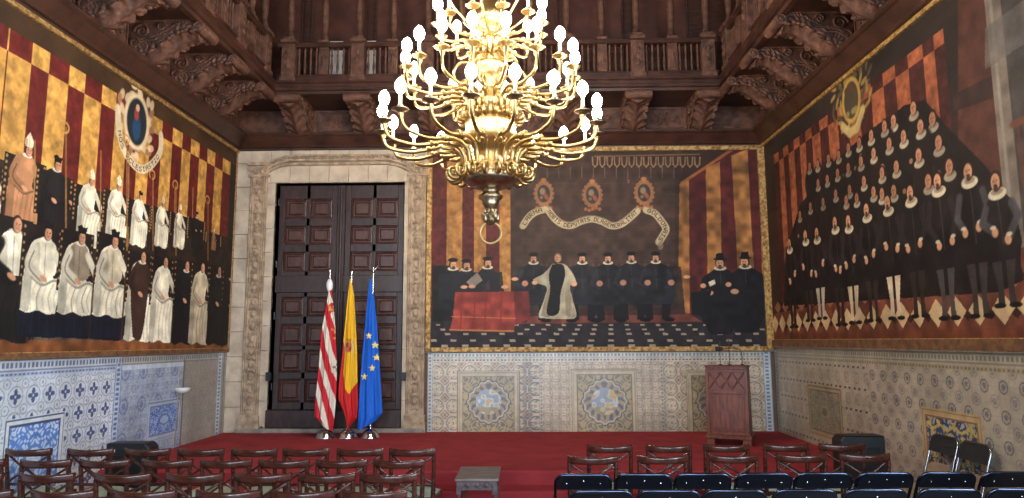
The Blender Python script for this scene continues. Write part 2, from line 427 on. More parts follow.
def ruffman(C, u, v, s, full=False, hat=False, look=0, body=(26, 22, 22), legs=(60, 50, 48), H=1.5):
    # s = head radius; v = head centre
    if full:
        C.poly([(u-3.0*s, v-2.2*s), (u-1.4*s, v-1.3*s), (u+1.4*s, v-1.3*s), (u+3.0*s, v-2.2*s), (u+3.3*s, v-6*s), (u+2.9*s, v-9.5*s), (u+1.2*s, v-10*s), (u-1.2*s, v-10*s), (u-2.9*s, v-9.5*s), (u-3.3*s, v-6*s)], body, 1, .25)
        for q in (-1, 1):
            C.poly([(u+q*.3*s, v-9.6*s), (u+q*1.7*s, v-9.6*s), (u+q*1.5*s, v-15*s), (u+q*1.9*s, v-15.5*s), (u+q*.5*s, v-15.5*s)], legs, 1, .15)
            C.ell(u+q*1.3*s, v-15.5*s, .9*s, .35*s, (24, 18, 16), 1)
            C.line([(u+q*2.6*s, v-2.6*s), (u+q*2.9*s, v-5.5*s), (u+q*1.2*s, v-6.6*s)], .55*s, np.array(body)*1.5, .8)
            C.ell(u+q*1.1*s, v-6.8*s, .5*s, .42*s, SKIN, 1, .3)
            C.ell(u+q*1.6*s, v-6.5*s, .25*s, .4*s, (220, 210, 190), .9, .3)
        C.line([(u, v-2*s), (u, v-8*s)], .08*s, (70, 62, 54), .7)
    else:
        C.poly([(u-2.5*s, v-5.2*s), (u-2.5*s, v-2.4*s), (u-1.2*s, v-1.2*s), (u+1.2*s, v-1.2*s), (u+2.5*s, v-2.4*s), (u+2.5*s, v-5.2*s)], body, 1, .3)
        C.line([(u, v-2*s), (u, v-4.6*s)], .07*s, (66, 58, 50), .7)
    C.ell(u, v-1.0*s, 1.35*s, .5*s, (196, 184, 158), 1, .12)
    C.ell(u, v-.9*s, .95*s, .28*s, (140, 124, 104), .7, .3)
    head(C, u, v, s, beard=(52, 34, 26), look=look)
    if hat:
        C.ell(u, v+.95*s, 1.35*s, .28*s, (22, 18, 18), 1); C.poly([(u-.95*s, v+.95*s), (u+.95*s, v+.95*s), (u+.75*s, v+2.3*s), (u-.7*s, v+2.2*s)], (22, 18, 18), 1)
FONT = {'A': '01110100011000111111100011000110001', 'B': '11110100011000111110100011000111110', 'C': '01110100011000010000100001000101110', 'D': '11110100011000110001100011000111110', 'E': '11111100001000011110100001000011111',
 'G': '01110100011000010111100011000101110', 'I': '01110001000010000100001000010001110', 'L': '10000100001000010000100001000011111', 'M': '10001110111010110101100011000110001', 'N': '10001110011010110011100011000110001',
 'O': '01110100011000110001100011000101110', 'P': '11110100011000111110100001000010000', 'R': '11110100011000111110101001001010001', 'S': '01111100001000001110000010000111110', 'T': '11111001000010000100001000010000100', 'V': '10001100011000110001100010101000100', ' ': '0'*35, '2': '01110100010000100010001000100011111'}
def text_along(C, pts, txt, hgt, col):
    P = np.array(pts); seg = np.hypot(*(P[1:]-P[:-1]).T); L = np.r_[0, np.cumsum(seg)]; n = len(txt); st = L[-1]/(n+.6)
    for k, ch in enumerate(txt):
        g = FONT[ch]
        for r_ in range(7):
            for c_ in range(5):
                if g[r_*5+c_] == '1':
                    d = (k+.45+(c_/5)*.78)*st
                    x = np.interp(d, L, P[:, 0]); y = np.interp(d, L, P[:, 1])
                    x2 = np.interp(d+.02, L, P[:, 0]); y2 = np.interp(d+.02, L, P[:, 1]); t = math.atan2(y2-y, x2-x+1e-9)
                    o = (3-r_)/6*hgt
                    C.ell(x-math.sin(t)*o, y+math.cos(t)*o, max(st*.1, .007), max(hgt/9, .007), col, 1, .5)
def smooth_path(pts, n=8):
    out = []
    P = [pts[0]]+list(pts)+[pts[-1]]
    for i in range(1, len(P)-2):
        for k in range(n):
            t = k/n; a, b_, c, d = [np.array(P[i+q], float) for q in (-1, 0, 1, 2)]
            out.append(tuple(.5*((2*b_)+(-a+c)*t+(2*a-5*b_+4*c-d)*t*t+(-a+3*b_-3*c+d)*t**3)))
    out.append(tuple(pts[-1])); return out
def damask(C, u0, u1, v0, v1, base, slant=0):
    w = C.win(u0, u1, v0, v1); x = C.U[w]; y = C.V[w]
    n = vn(x, y, 14, 5)+.5*vn(x, y, 31, 6)
    m = ((x >= u0) & (x <= u1) & (y >= v0) & (y <= v1)).astype(float)
    col = np.asarray(base, float)*(.78+.36*n[..., None])
    C.put(w, m, col)
def finish(C, seed=1, amp=.14):
    n = vn(C.U, C.V, 2.3, seed)*.6+vn(C.U, C.V, 11, seed+1)*.4
    C.c *= (1-amp+2*amp*n)[..., None]
    C.c *= (1+.08*(vn(C.U, C.V, 45, seed+2)-.5))[..., None]
GOLDC, REDC = (150, 104, 56), (76, 32, 29)
PZ0, PZ1 = 1.74, 5.2

# ---- central painting
def ctr():
    C = Canvas(-1.62, 4.14, PZ0, PZ1, .009, .0085, (52, 38, 34))
    q = lambda x, y: (lambda p: (p.x, p.z))(at(420+x/2.264, 140+y/2.264, Y=YB))
    qa = lambda x, y: (lambda p: (p.x, p.z))(at(x, y, Y=YB))
    X = lambda x, y=250: q(x, y)[0]
    vb = q(300, 405)[1]
    # striped hangings
    for a, b_, c in ((25, 60, 'r'), (60, 95, 'g'), (95, 122, 'r'), (122, 150, 'g'), (150, 180, 'r'), (180, 205, 'g')):
        damask(C, X(a), X(b_), vb, PZ1, GOLDC if c == 'g' else REDC)
    C.poly([q(590, 60), q(700, 20), q(800, 20), q(800, 410), q(590, 410)], REDC, 1, .2)
    for a, b_, t, sk in ((583, 610, 90, 0), (648, 680, 50, 4), (706, 742, 22, 18), (768, 790, 15, 8)):
        P = [q(a-2, t+14), q(b_-2, t), q(b_+sk, 392), q(a+sk, 392)]
        C.poly(P, (140, 94, 52), 1, .35)
    C.poly([q(590, 100), q(706, 14), q(600, 14)], (50, 36, 30), 1)
    C.line([q(592, 98), q(650, 60), q(706, 22)], .025, (150, 96, 50), .8)
    # dark canopy hanging
    C.poly([q(205, 25), q(588, 25), q(583, 405), q(205, 405)], (58, 42, 35), 1, .2)
    C.poly([q(228, 88), q(578, 82), q(575, 330), q(228, 330)], (64, 47, 39), 1, .18)
    for k in range(15):
        x = 402-12+k*16.5
        if x > 632: break
        C.line([q(x, 40), q(x+1, 56), q(x+6, 62), q(x+11, 56), q(x+12, 40)], .012, (150, 118, 86), .75)
    C.line([q(395, 38), q(632, 33)], .012, (130, 96, 64), .7)
    for k in range(14): C.line([q(236+k*26, 62), q(236+k*26, 86)], .006, (130, 110, 90), .6)
    for k in range(10): C.line([q(225, 100+k*25), q(580, 98+k*25)], .004, (84, 66, 54), .4)
    # three carved shields
    for sx, sy in ((280, 122), (390, 125), (507, 120)):
        u, v = q(sx, sy)
        for k in range(16):
            a = k/16*2*PI; C.ell(u+math.cos(a)*.15, v+math.sin(a)*.2, .035, .035, (140, 96, 66), .9, .4)
        C.ell(u, v, .15, .2, (140, 96, 64), 1, .15); C.ell(u, v, .11, .155, (58, 50, 46), 1, .15)
        C.ell(u-.02, v+.04, .05, .06, (150, 128, 100), .8, .6); C.ell(u+.04, v-.05, .035, .07, (150, 84, 56), .8, .6, .5); C.ell(u-.04, v-.07, .03, .03, (120, 104, 84), .8, .6)
        for k in range(5): C.ell(u-.12+.06*k, v-.25-.02*math.sin(k*1.6), .03, .03, (150, 92, 54), .9, .4)
        C.ell(u, v+.24, .05, .04, (170, 110, 64), .9, .4)
    # lettered ribbon
    rib = (170, 152, 118)
    pz = lambda x, y: qa(510+x/5.859, 170+y/5.859)
    for pts, t in ((((75, 330), (110, 278), (150, 248), (200, 232)), 'LARMA'),
                   (((222, 235), (258, 282), (305, 318), (360, 325), (420, 300), (480, 288), (540, 303), (590, 327), (640, 322), (690, 290), (745, 240)), 'NOBIS DEPVTATS DLAGENERALITAT'),
                   (((795, 235), (845, 255), (885, 300), (912, 345), (895, 385), (870, 425)), 'GOLDONATS')):
        P = smooth_path([pz(*p) for p in pts])
        C.line(P, .056, rib, 1); C.line([(x, z+.055) for x, z in P], .006, (96, 78, 60), .6)
        text_along(C, P, t, .06, (66, 48, 40))
    C.ell(*pz(880, 445), .05, .07, (120, 104, 84), .8, .4)
    text_along(C, [pz(682, 68), pz(704, 68)], '2', .05, (120, 92, 66))
    # floor
    fz = q(0, 400)[1]
    C.poly([(-1.7, fz), (4.2, fz), (4.2, PZ0-.1), (-1.7, PZ0-.1)], (44, 38, 40), 1, .15)
    vx, vz = q(430, 330)
    for j, (y, spc) in enumerate(((410, 33.5), (419, 35.5), (429, 38), (439, 41), (454, 44.5), (466, 47))):
        for k in range(-12, 13):
            x = 432+k*spc
            if x < 30 or x > 775 or (j < 1 and x < 640): continue
            w_ = 4.6+j*.6; h_ = 1.5+j*.28
            C.poly([q(x-w_, y-h_), q(x+w_-1, y-h_), q(x+w_, y+h_), q(x-w_+1, y+h_)], (170, 152, 128), .9)
    # rug under the seated men
    C.poly([q(200, 392), q(590, 384), q(640, 412), q(215, 416)], (104, 56, 44), 1, .3)
    for k in range(50):
        x = 290+k*6.1; C.ell(*q(x, 390+3*math.sin(k*2.1)), .05, .022, (176, 72, 48), .8, .4)
    # bench behind
    C.poly([q(28, 285), q(75, 285), q(80, 410), q(28, 410)], (30, 28, 28), 1, .2)
    C.poly([q(205, 287), q(590, 287), q(600, 395), q(210, 400)], (50, 38, 33), .9, .3)
    for k in range(24): C.ell(*q(262+k*13, 283), .02, .03, (86, 66, 48), .7, .4)
    # seated men
    for x, y in ((257, 270), (367, 270), (425, 270), (478, 268), (533, 268)):
        u, v = q(x, y); s = .065
        C.poly([(u-.3, v-.2), (u-.1, v-.09), (u+.1, v-.09), (u+.3, v-.2), (u+.33, v-.62), (u+.26, v-.8), (u-.26, v-.8), (u-.33, v-.62)], (33, 32, 36), 1, .3)
        for ex_ in (-1, 1): C.line([(u+ex_*.2, v-.2), (u+ex_*.29, v-.42), (u+ex_*.16, v-.5)], .03, (44, 43, 48), .8)
        C.line([(u, v-.15), (u, v-.5)], .01, (60, 54, 50), .7)
        for qq in (-1, 1):
            C.poly([(u+qq*.08, v-.78), (u+qq*.24, v-.78), (u+qq*.2, v-1.0), (u+qq*.27, v-1.05), (u+qq*.07, v-1.05)], (24, 22, 24), 1)
            C.ell(u+qq*.2, v-1.05, .09, .035, (18, 16, 16), 1)
            C.ell(u+qq*.2+.05, v-.42, .055, .05, (170, 120, 94), 1, .3)
        ruffman(C, u, v, s, body=(30, 28, 30)); C.ell(u, v+.08, .08, .036, (22, 18, 18), 1)
    u, v = q(312, 268)
    sm = lambda pts: smooth_path([(u+x, v+y) for x, y in pts+[pts[0]]], 5)
    C.poly(sm([(-.1, -.1), (.1, -.1), (.22, -.22), (.3, -.4), (.2, -.48), (.24, -.7), (.3, -1.0), (.12, -1.04), (-.2, -1.03), (-.34, -.99), (-.24, -.7), (-.2, -.5), (-.38, -.42), (-.42, -.36), (-.24, -.26)]), (164, 152, 126), 1, .15)
    C.poly(sm([(-.3, -.98), (-.2, -.6), (-.1, -.5), (-.14, -.98)]), (110, 100, 82), .7); C.poly(sm([(.12, -.98), (.12, -.6), (.2, -.55), (.2, -.98)]), (120, 108, 88), .6)
    C.poly(sm([(-.1, -.11), (.08, -.11), (.12, -.3), (.04, -.6), (0, -.94), (-.2, -.95), (-.14, -.55), (-.16, -.3)]), (26, 24, 24), 1)
    for hx, hy in ((-.4, -.42), (.27, -.45)): C.ell(u+hx, v+hy, .05, .035, SKIN, 1, .3)
    for k in range(4): C.line([(u+.14+.03*k, v-.5), (u+.16+.035*k, v-1.0)], .006, (110, 98, 80), .5)
    head(C, u, v, .065, (120, 92, 74))
    for x, y in ((75, 283), (105, 285), (153, 280)):
        u, v = q(x, y); ruffman(C, u, v, .068, body=(32, 31, 34), look=1); C.ell(u, v+.085, .085, .036, (24, 22, 22), 1)
        C.poly([(u-.25, v-.15), (u+.25, v-.15), (u+.3, v-.6), (u-.25, v-.6)], (34, 33, 36), .9)
    C.poly([q(105, 322), q(130, 300), q(142, 318), q(120, 335)], (130, 118, 104), 1)
    for x, y in ((100, 333), (118, 332), (192, 333), (215, 315)): C.ell(*q(x, y), .06, .03, SKIN, 1, .3)
    C.poly([q(150, 340), q(150, 325), q(156, 318), q(160, 340)], (60, 50, 44), 1)
    # red table
    C.poly([q(80, 345), q(212, 343), q(216, 415), q(212, 433), q(68, 430), q(75, 400)], (138, 58, 48), 1, .2)
    C.poly([q(212, 343), q(246, 343), q(250, 405), q(216, 420)], (100, 42, 38), 1, .2)
    C.line([q(72, 400), q(216, 404)], .01, (196, 120, 74), .7); C.line([q(68, 430), q(212, 433)], .014, (196, 130, 70), .8)
    for x in (95, 125, 150, 185): C.line([q(x, 345), q(x-3, 428)], .012, (126, 38, 34), .7)
    # men at right
    for x, y in ((678, 280), (735, 277)):
        u, v = q(x, y)
        C.poly([(u-.32, v-.25), (u-.1, v-.1), (u+.12, v-.1), (u+.36, v-.25), (u+.4, v-.7), (u+.3, v-.9), (u+.14, v-1.2), (u-.2, v-1.2), (u-.4, v-.85)], (26, 23, 25), 1, .25)
        ruffman(C, u, v, .08, hat=True, body=(28, 25, 26), look=-1 if x > 700 else 0)
        C.ell(u-.2, v-.5, .07, .045, SKIN, 1, .3); C.ell(u-.3, v-.38, .05, .04, SKIN, 1, .3)
    C.poly([q(612, 345), q(660, 340), q(640, 400), q(615, 395)], (24, 22, 24), 1)
    C.ell(*q(603, 310), .06, .03, SKIN, 1, .3)
    C.poly([q(652, 322), q(666, 316), q(668, 326), q(656, 332)], (200, 188, 160), 1)
    finish(C, 11, .16)
    return C

# ---- left painting : u = Y
def lft():
    C = Canvas(5.0, 11.93, 1.74, 5.17, .0095, .0085, (44, 34, 28))
    q = lambda x, y: (lambda p: (p.y, p.z))(at(x, y, X=XL+.03))
    # edges of the stripes at the top of the hanging (photo x, alternating)
    st = [(-40, 'r'), (-18, 'g'), (3, 'r'), (3, 'g2'), (19, 'r'), (38, 'g'), (59, 'r'), (76, 'g'), (94, 'r'), (109, 'g'), (122, 'r'), (134, 'g'), (146, 'r'), (158, 'g'), (169, 'r'), (179, 'g'), (188, 'r'), (197, 'g'), (205, 'r'), (213, 'g'), (221, 'r'), (229, 'r')]
    us = [q(x, 200)[0] for x, _ in st]
    top = q(19, 34)[1]
    ptop = q(19, 57)[1]
    ed = [5.0, 5.25, 5.55, 5.85, 6.15, 6.45]+[q(x, 200)[0] for x in (-6, 19, 38, 59, 76, 94, 109, 122, 134, 146, 158, 169, 179, 188, 197, 205, 213, 221, 229)]
    cols = 'rg'
    for k in range(len(ed)-1):
        g = (k % 2 == 0)
        damask(C, ed[k], ed[k+1], 2.5, ptop, (178, 132, 66) if g else (88, 29, 26))
        damask(C, ed[k], ed[k+1], ptop, top, (88, 29, 26) if g else (182, 136, 68))
    w = C.win(5, 12, top, 5.3)
    C.put(w, (C.V[w] > top), np.array((66, 46, 30))*(.8+.4*vn(C.U[w], C.V[w], 3, 9)[..., None]))
    # cartouche with ribbon
    u, v = q(137, 122)
    for k in range(34):
        a = k/34*2*PI; rr = 1+.25*math.sin(k*5.1)
        C.ell(u+math.cos(a)*.36*rr, v+math.sin(a)*.4*rr, .075, .05, (206, 178, 140) if k % 3 else (150, 110, 78), .95, .4, a*1.7)
    C.ell(u, v, .3, .38, (214, 190, 152), 1, .12); C.ell(u, v, .23, .31, (36, 40, 44), 1, .12)
    C.ell(u, v-.08, .1, .17, (36, 66, 96), 1, .3); C.ell(u-.02, v+.1, .055, .09, (150, 60, 50), .9, .3); C.ell(u, v+.19, .045, .05, (190, 150, 120), 1, .3)
    P = smooth_path([q(118, 108), q(119, 128), q(124, 150), (q(138, 168)), q(150, 166), q(160, 152), q(161, 135)])
    C.line(P, .055, (204, 186, 152), 1); text_along(C, P[8:40], 'NOS ECLESIASTIC'.replace('', ''), .055, (92, 70, 56))
    # pews
    def pew(x0, x1, y0, y1):
        C.poly([q(x0, y0), q(x1, y0+(x1-x0)*.0), q(x1, y1), q(x0, y1)], (38, 27, 22), 1, .25)
    floor_v = 2.02
    C.poly([(5, 2.1), (11.95, 2.1), (11.95, 3.62), (5, 3.62)], (42, 31, 26), 1, .3)
    C.poly([(5, 1.6), (11.95, 1.6), (11.95, floor_v+.06), (5, floor_v+.06)], (84, 76, 62), 1, .25)
    for k in range(30):
        uu = 5+k*.24; C.line([(uu, 1.9), (uu+.1, floor_v+.06)], .01, (50, 44, 36), .7)
    C.line([(5, 1.95), (12, 1.95)], .012, (50, 44, 38), .7)
    C.poly([(5, 1.7), (11.95, 1.7), (11.95, 1.88), (5, 1.88)], (120, 72, 42), 1, .25)
    def back(uu, v0, v1, w_):
        C.poly([(uu-w_, v0), (uu+w_, v0), (uu+w_, v1), (uu-w_, v1)], (30, 24, 23), 1, .15)
        for k in range(8):
            C.ell(uu-w_*.9, v0+(v1-v0)*(k+.5)/8, .016, .016, (170, 130, 80), .9, .3); C.ell(uu+w_*.9, v0+(v1-v0)*(k+.5)/8, .016, .016, (170, 130, 80), .9, .3)
    WH, BL = (226, 216, 190), (30, 27, 28)
    # rear row of clerics
    rear = [(-25, 238, WH, 'mitre'), (20, 236, (170, 120, 84), 'mitre'), (50, 245, BL, 'cap'), (86, 246, WH, 'mitre'), (114, 246, WH, 'mitre'), (137, 246, WH, 'cap'), (160, 247, WH, 'mitre'), (178, 248, WH, 'mitre'), (195, 249, BL, 'cap'), (213, 250, (140, 100, 70), 'mitre')]
    for x, y, c, hat in rear:
        u, v = q(x, y); top_y = {20: 128, 50: 153, -25: 130, 86: 165, 114: 172, 137: 190, 160: 194, 178: 202, 195: 211, 213: 228}[x]
        h = (q(x, top_y)[1]-v)/(1.09 if hat == 'mitre' else 1.0)
        back(u, v+.3*h, v+.8*h, .3)
        cleric(C, u, v, h*1.0, c, hat=hat, look=1, lap=1.15, mantle=None)
        if x in (20, 86, 114, 160, 178): C.line([q(x+14, y), q(x+15, y-95 if x < 120 else y-60)], .012, (150, 112, 60), .9)
    for x, y0, y1 in ((66, 128, 240), (127, 140, 250), (153, 175, 250), (176, 185, 255), (208, 200, 260)):
        P = [q(x, y1), q(x, y0)]; C.line(P, .014, (140, 100, 56), .95)
        uu, vv = q(x, y0); C.line([(uu+.07*math.cos(a)-.02, vv+.06*math.sin(a)) for a in np.linspace(-1.5, 4, 12)], .012, (176, 134, 70), .95)
    C.poly([(5, 2.1), (11.95, 2.1), (11.95, q(150, 262)[1]), (5, q(150, 262)[1])], (34, 26, 24), .0)
    # front row
    front = [(-30, 340, WH, None, BL, 'cap', 224), (5, 342, BL, WH, None, None, 208), (38, 336, WH, WH, (24, 26, 36), 'cap', 219), (73, 337, WH, (150, 134, 112), (24, 26, 36), 'cap', 224), (107, 339, WH, (196, 182, 154), (24, 26, 36), 'cap', 228),
             (137, 341, WH, None, None, None, 246), (160, 342, WH, None, None, None, 252), (182, 344, BL, None, None, None, 256), (198, 344, (196, 180, 150), None, None, None, 258), (215, 345, BL, None, None, None, 262), (228, 346, BL, None, None, None, 266)]
    for x, y, c, cape, sk, hat, ty in front:
        u, v = q(x, y); h = q(x, ty)[1]-v
        back(u-.05, v+.4*h, v+.95*h, .3)
        cleric(C, u, v, h, c, cape, sk, hat, look=1, lap=1.2, mantle=(60, 42, 34) if x == 137 else None)
        C.line([(u+.3, v), (u+.3, v+.62*h)], .018, (70, 48, 34), .9)
    C.line([q(200, 230), q(200, 250)], .0, (0, 0, 0), 0)
    finish(C, 21, .16)
    return C

# ---- right painting : u = -Y
def rgt():
    C = Canvas(-11.93, -4.6, 1.84, 5.2, .0095, .0085, (52, 36, 30))
    q = lambda x, y: (lambda p: (-p.y, p.z))(at(x, y, X=XR-.03))
    top = q(900, 85)[1]
    w = C.win(-12, -4, 4.0, 5.3)
    C.c[w] = np.array((44, 36, 32))*(.8+.4*vn(C.U[w], C.V[w], 2.5, 9)[..., None])
    ex = [776, 781, 786, 791, 797, 803, 809, 816, 824, 833, 843, 854, 866, 879, 892, 905, 919, 935, 947, 958]
    for k in range(len(ex)-1):
        a, b_ = q(ex[k], 200)[0], q(ex[k+1], 200)[0]
        g = k % 2 == 1; A, B = (134, 76, 50), (62, 32, 29)
        t1, t2 = q(919, 46)[1], q(919, 61)[1]
        damask(C, a, b_, 2.4, t2, A if g else B)
        damask(C, a, b_, t2, t1, B if g else A)
    # doorway, column and dark interior at the near end
    C.poly([q(958, 0), q(1100, -60), q(1100, 330), q(958, 300)], (74, 44, 36), 1, .15)
    C.poly([q(953, 95), q(1100, 20), q(1100, 60), q(953, 112)], (50, 36, 32), 1, .2)
    C.poly([(q(984, 0)[0], 1.9), (q(1000, 0)[0], 1.9), (q(1000, 0)[0], 5.2), (q(984, 0)[0], 5.2)], (112, 100, 88), 1, .15)
    C.line([(q(990, 0)[0], 1.9), (q(990, 0)[0], 5.2)], .02, (140, 130, 116), .8)
    C.poly([(q(1000, 0)[0], 2.6), (-4.6, 2.6), (-4.6, 5.2), (q(1000, 0)[0], 5.2)], (66, 60, 56), 1, .2)
    C.poly([q(985, 28), q(1024, 0), q(1060, -20), q(1060, 20), q(985, 70)], (96, 90, 84), .7, .2)
    for k in range(14):
        uu = q(1000, 0)[0]+.06+k*.075; C.line([(uu, 3.0), (uu, 3.65)], .016, (96, 56, 40), .9)
    C.line([(q(1000, 0)[0], 3.66), (-4.6, 3.66)], .03, (104, 64, 44), 1)
    # floor with light diamonds
    C.poly([(-11.95, 1.8), (-4.5, 1.8), (-4.5, 2.75), (-8, 2.4), (-11.95, 2.28)], (106, 60, 44), 1, .25)
    for r_, (v0, v1) in enumerate(((1.97, 2.26), (2.28, 2.48))):
        for k in range(24):
            uu = -11.8+k*.33+r_*.165; c = (206, 176, 130) if r_ == 0 else (150, 96, 66)
            C.poly([(uu-.15, (v0+v1)/2), (uu, v1), (uu+.15, (v0+v1)/2), (uu, v0)], c, .9)
            C.poly([(uu+.1, v0+.1), (uu+.165, v0+.15), (uu+.23, v0+.1), (uu+.165, v0+.05)], (50, 28, 26), .9)
    C.poly([(-12, 1.8), (-4.5, 1.8), (-4.5, 1.95), (-12, 1.95)], (104, 56, 38), 1, .2)
    # heraldic carving
    u, v = q(851, 100)
    for k in range(46):
        a = k/46*2*PI; rr = 1+.3*math.sin(k*3.7)
        C.ell(u+math.cos(a)*.42*rr, v+math.sin(a)*.34*rr+.08, .085, .03, (150, 124, 70) if k % 2 else (84, 74, 54), .9, .4, a*2.3)
    C.ell(u, v, .25, .3, (166, 132, 66), 1, .12); C.ell(u, v, .19, .24, (66, 58, 44), 1, .12)
    for k in range(10): C.ell(u+.12*math.sin(k*2.2), v+.16*math.cos(k*3.1), .05, .04, (120, 108, 70) if k % 2 else (76, 50, 40), .9, .4)
    C.line([(u-.28, v-.26), (u-.1, v-.4), (u+.1, v-.4), (u+.28, v-.22)], .06, (172, 150, 98), 1)
    # crowd mass
    crowd = [q(784, 306), q(786, 250), q(800, 205), q(830, 165), q(870, 130), q(905, 105), q(925, 100), q(950, 130), q(985, 165), q(1010, 200), q(1024, 280), q(1000, 292)]
    C.poly(crowd, (32, 25, 24), 1, .3)
    z5 = lambda x, y: (760+x/2.371, 150+y/2.371)
    z4 = lambda x, y: (760+x/2.765, y/2.765)
    H = [z4(*p) for p in ((425, 300), (370, 335), (345, 350), (445, 350), (398, 378), (358, 398), (308, 375), (275, 395), (245, 410), (218, 430), (315, 425), (280, 440), (495, 395), (440, 430), (378, 462), (340, 470), (245, 465), (525, 462), (190, 440), (215, 480), (575, 475), (478, 330), (160, 455))]
    H += [z5(*p) for p in ((118, 40), (138, 80), (160, 70), (185, 55), (213, 95), (240, 28), (247, 75), (290, 55), (325, 40), (180, 105), (150, 125), (120, 135), (95, 155), (255, 148), (303, 128), (357, 102), (400, 75), (318, 98), (290, 105), (452, 40), (205, 120), (230, 115), (270, 100), (425, 110))]
    H.sort(key=lambda p: p[1])
    for i, (x, y) in enumerate(H):
        u, v = q(x, y); s = .072+.00003*(x-780)
        sk = (150, 100, 76) if x < 860 else (176, 122, 92)
        C.ell(u, v-.25, .2, .26, (30, 24, 23), 1, .2)
        f_ = 1+.0022*max(0, x-840); rr_ = (150+rg.uniform(-14, 22))*(.85 if x < 850 else 1)
        C.ell(u, v-.25, .16, .2, (38+rg.uniform(-8, 8), 31, 29), .6, .4)
        C.ell(u-.01, v-.07*f_, .082*f_, .042*f_, (rr_, rr_*.92, rr_*.78), 1, .2); C.ell(u, v-.055*f_, .055*f_, .022, (100, 86, 72), .6, .3)
        head(C, u, v+.01, .058*f_, skin=sk, look=-1)
        if rg.random() < .35: C.ell(u+rg.uniform(-.16, .16), v-.3, .035, .03, (150, 104, 80), .9, .3)
        C.line([(u-.12, v-.2), (u-.16, v-.42)], .012, (60, 50, 44), .5)
    for x, y, lg, y1 in ((70, 225, (40, 30, 26), 420), (108, 205, (50, 40, 36), 405), (135, 200, (170, 160, 140), 400), (178, 175, (44, 34, 30), 415), (210, 172, (190, 172, 140), 410), (253, 145, (50, 40, 36), 405), (303, 128, (200, 180, 150), 400), (357, 105, (46, 38, 34), 395), (422, 78, (70, 64, 62), 400), (495, 55, (60, 52, 50), 395), (560, 80, (54, 46, 44), 370)):
        px, py = z5(x, y); u, v = q(px, py); f = q(*z5(x, y1))[1]; L = v-f; s = .075
        cl = (30, 24, 24)
        C.poly([(u-.16, v-.16), (u-.08, v-.08), (u+.08, v-.08), (u+.18, v-.18), (u+.25, v-.5*L), (u+.2, v-.66*L), (u-.2, v-.66*L), (u-.22, v-.45*L)], cl, 1, .3)
        for qq in (-1, 1):
            C.poly([(u+qq*.03, v-.64*L), (u+qq*.15, v-.64*L), (u+qq*.1, v-.85*L), (u+qq*.12, f), (u+qq*.03, f)], lg, 1, .1)
            C.ell(u+qq*.1, f, .08, .025, (24, 18, 16), 1)
            hy = v-(.36+rg.uniform(0, .12))*L; hx = u+qq*rg.uniform(.05, .16)
            C.line([(u+qq*.17, v-.2), (u+qq*.23, v-.3*L), (hx, hy)], .045, (46, 38, 38) if px < 960 else (74, 70, 72), .85)
            C.ell(hx, hy, .042, .045, SKIN, 1, .3, rg.uniform(-1, 1)); C.ell(hx+qq*.02, hy+.045, .04, .018, (200, 188, 160), .9, .3)
        C.ell(u, v-.09, .12, .055, (200, 186, 156), 1, .15); C.ell(u, v-.07, .08, .03, (120, 102, 84), .7, .3)
        C.line([(u, v-.15), (u+.02, v-.5*L)], .008, (70, 60, 52), .7)
        head(C, u, v+.02, s, look=-1, beard=(50, 34, 28))
    finish(C, 31, .16)
    return C

def painting(name, label, C, plane, off, fr):
    t = empty(name, {'B': (1.26, YB, PZ0), 'L': (XL, 8.5, PZ0), 'R': (XR, 8.3, 1.8)}[plane])
    bpy.context.view_layer.update()
    tag(t, label, 'painting')
    c = C.mesh('canvas', plane, off, M['canvas'], t); c.matrix_parent_inverse = t.matrix_basis.inverted()
    f = fr.build('frame', [M['gold'], M['ochre']], t, bevel=.008); f.matrix_parent_inverse = t.matrix_basis.inverted()
    return t
# frames
fb = MB(); x0, x1 = -1.70, 4.16
fb.box(x0, x0+.09, YB-.07, YB, 1.69, 5.22).box(x1-.1, x1, YB-.07, YB, 1.69, 5.22).box(x0+.09, x1-.1, YB-.07, YB, 1.67, 1.75).box(x0+.09, x1-.1, YB-.07, YB, 5.14, 5.22)
painting('wall_painting', 'wide gold framed painting of seated men and a red table on the back wall', ctr(), 'B', YB-.025, fb)
fl = MB().box(XL, XL+.07, 4.9, 11.95, 5.155, 5.21).box(XL, XL+.06, 4.9, 11.93, 1.69, 1.76, 1).box(XL, XL+.05, 11.9, 11.97, 1.69, 5.2, 1)
painting('wall_painting', 'long painting of white robed clergy and mitres on the left wall', lft(), 'L', XL+.03, fl)
fr_ = MB().box(XR-.07, XR, 4.5, 11.95, 5.185, 5.24).box(XR-.06, XR, 4.5, 11.93, 1.74, 1.86, 1).box(XR-.05, XR, 11.9, 11.97, 1.74, 5.2, 0)
painting('wall_painting', 'long painting of a black clad crowd with white ruffs on the right wall', rgt(), 'R', XR-.03, fr_)

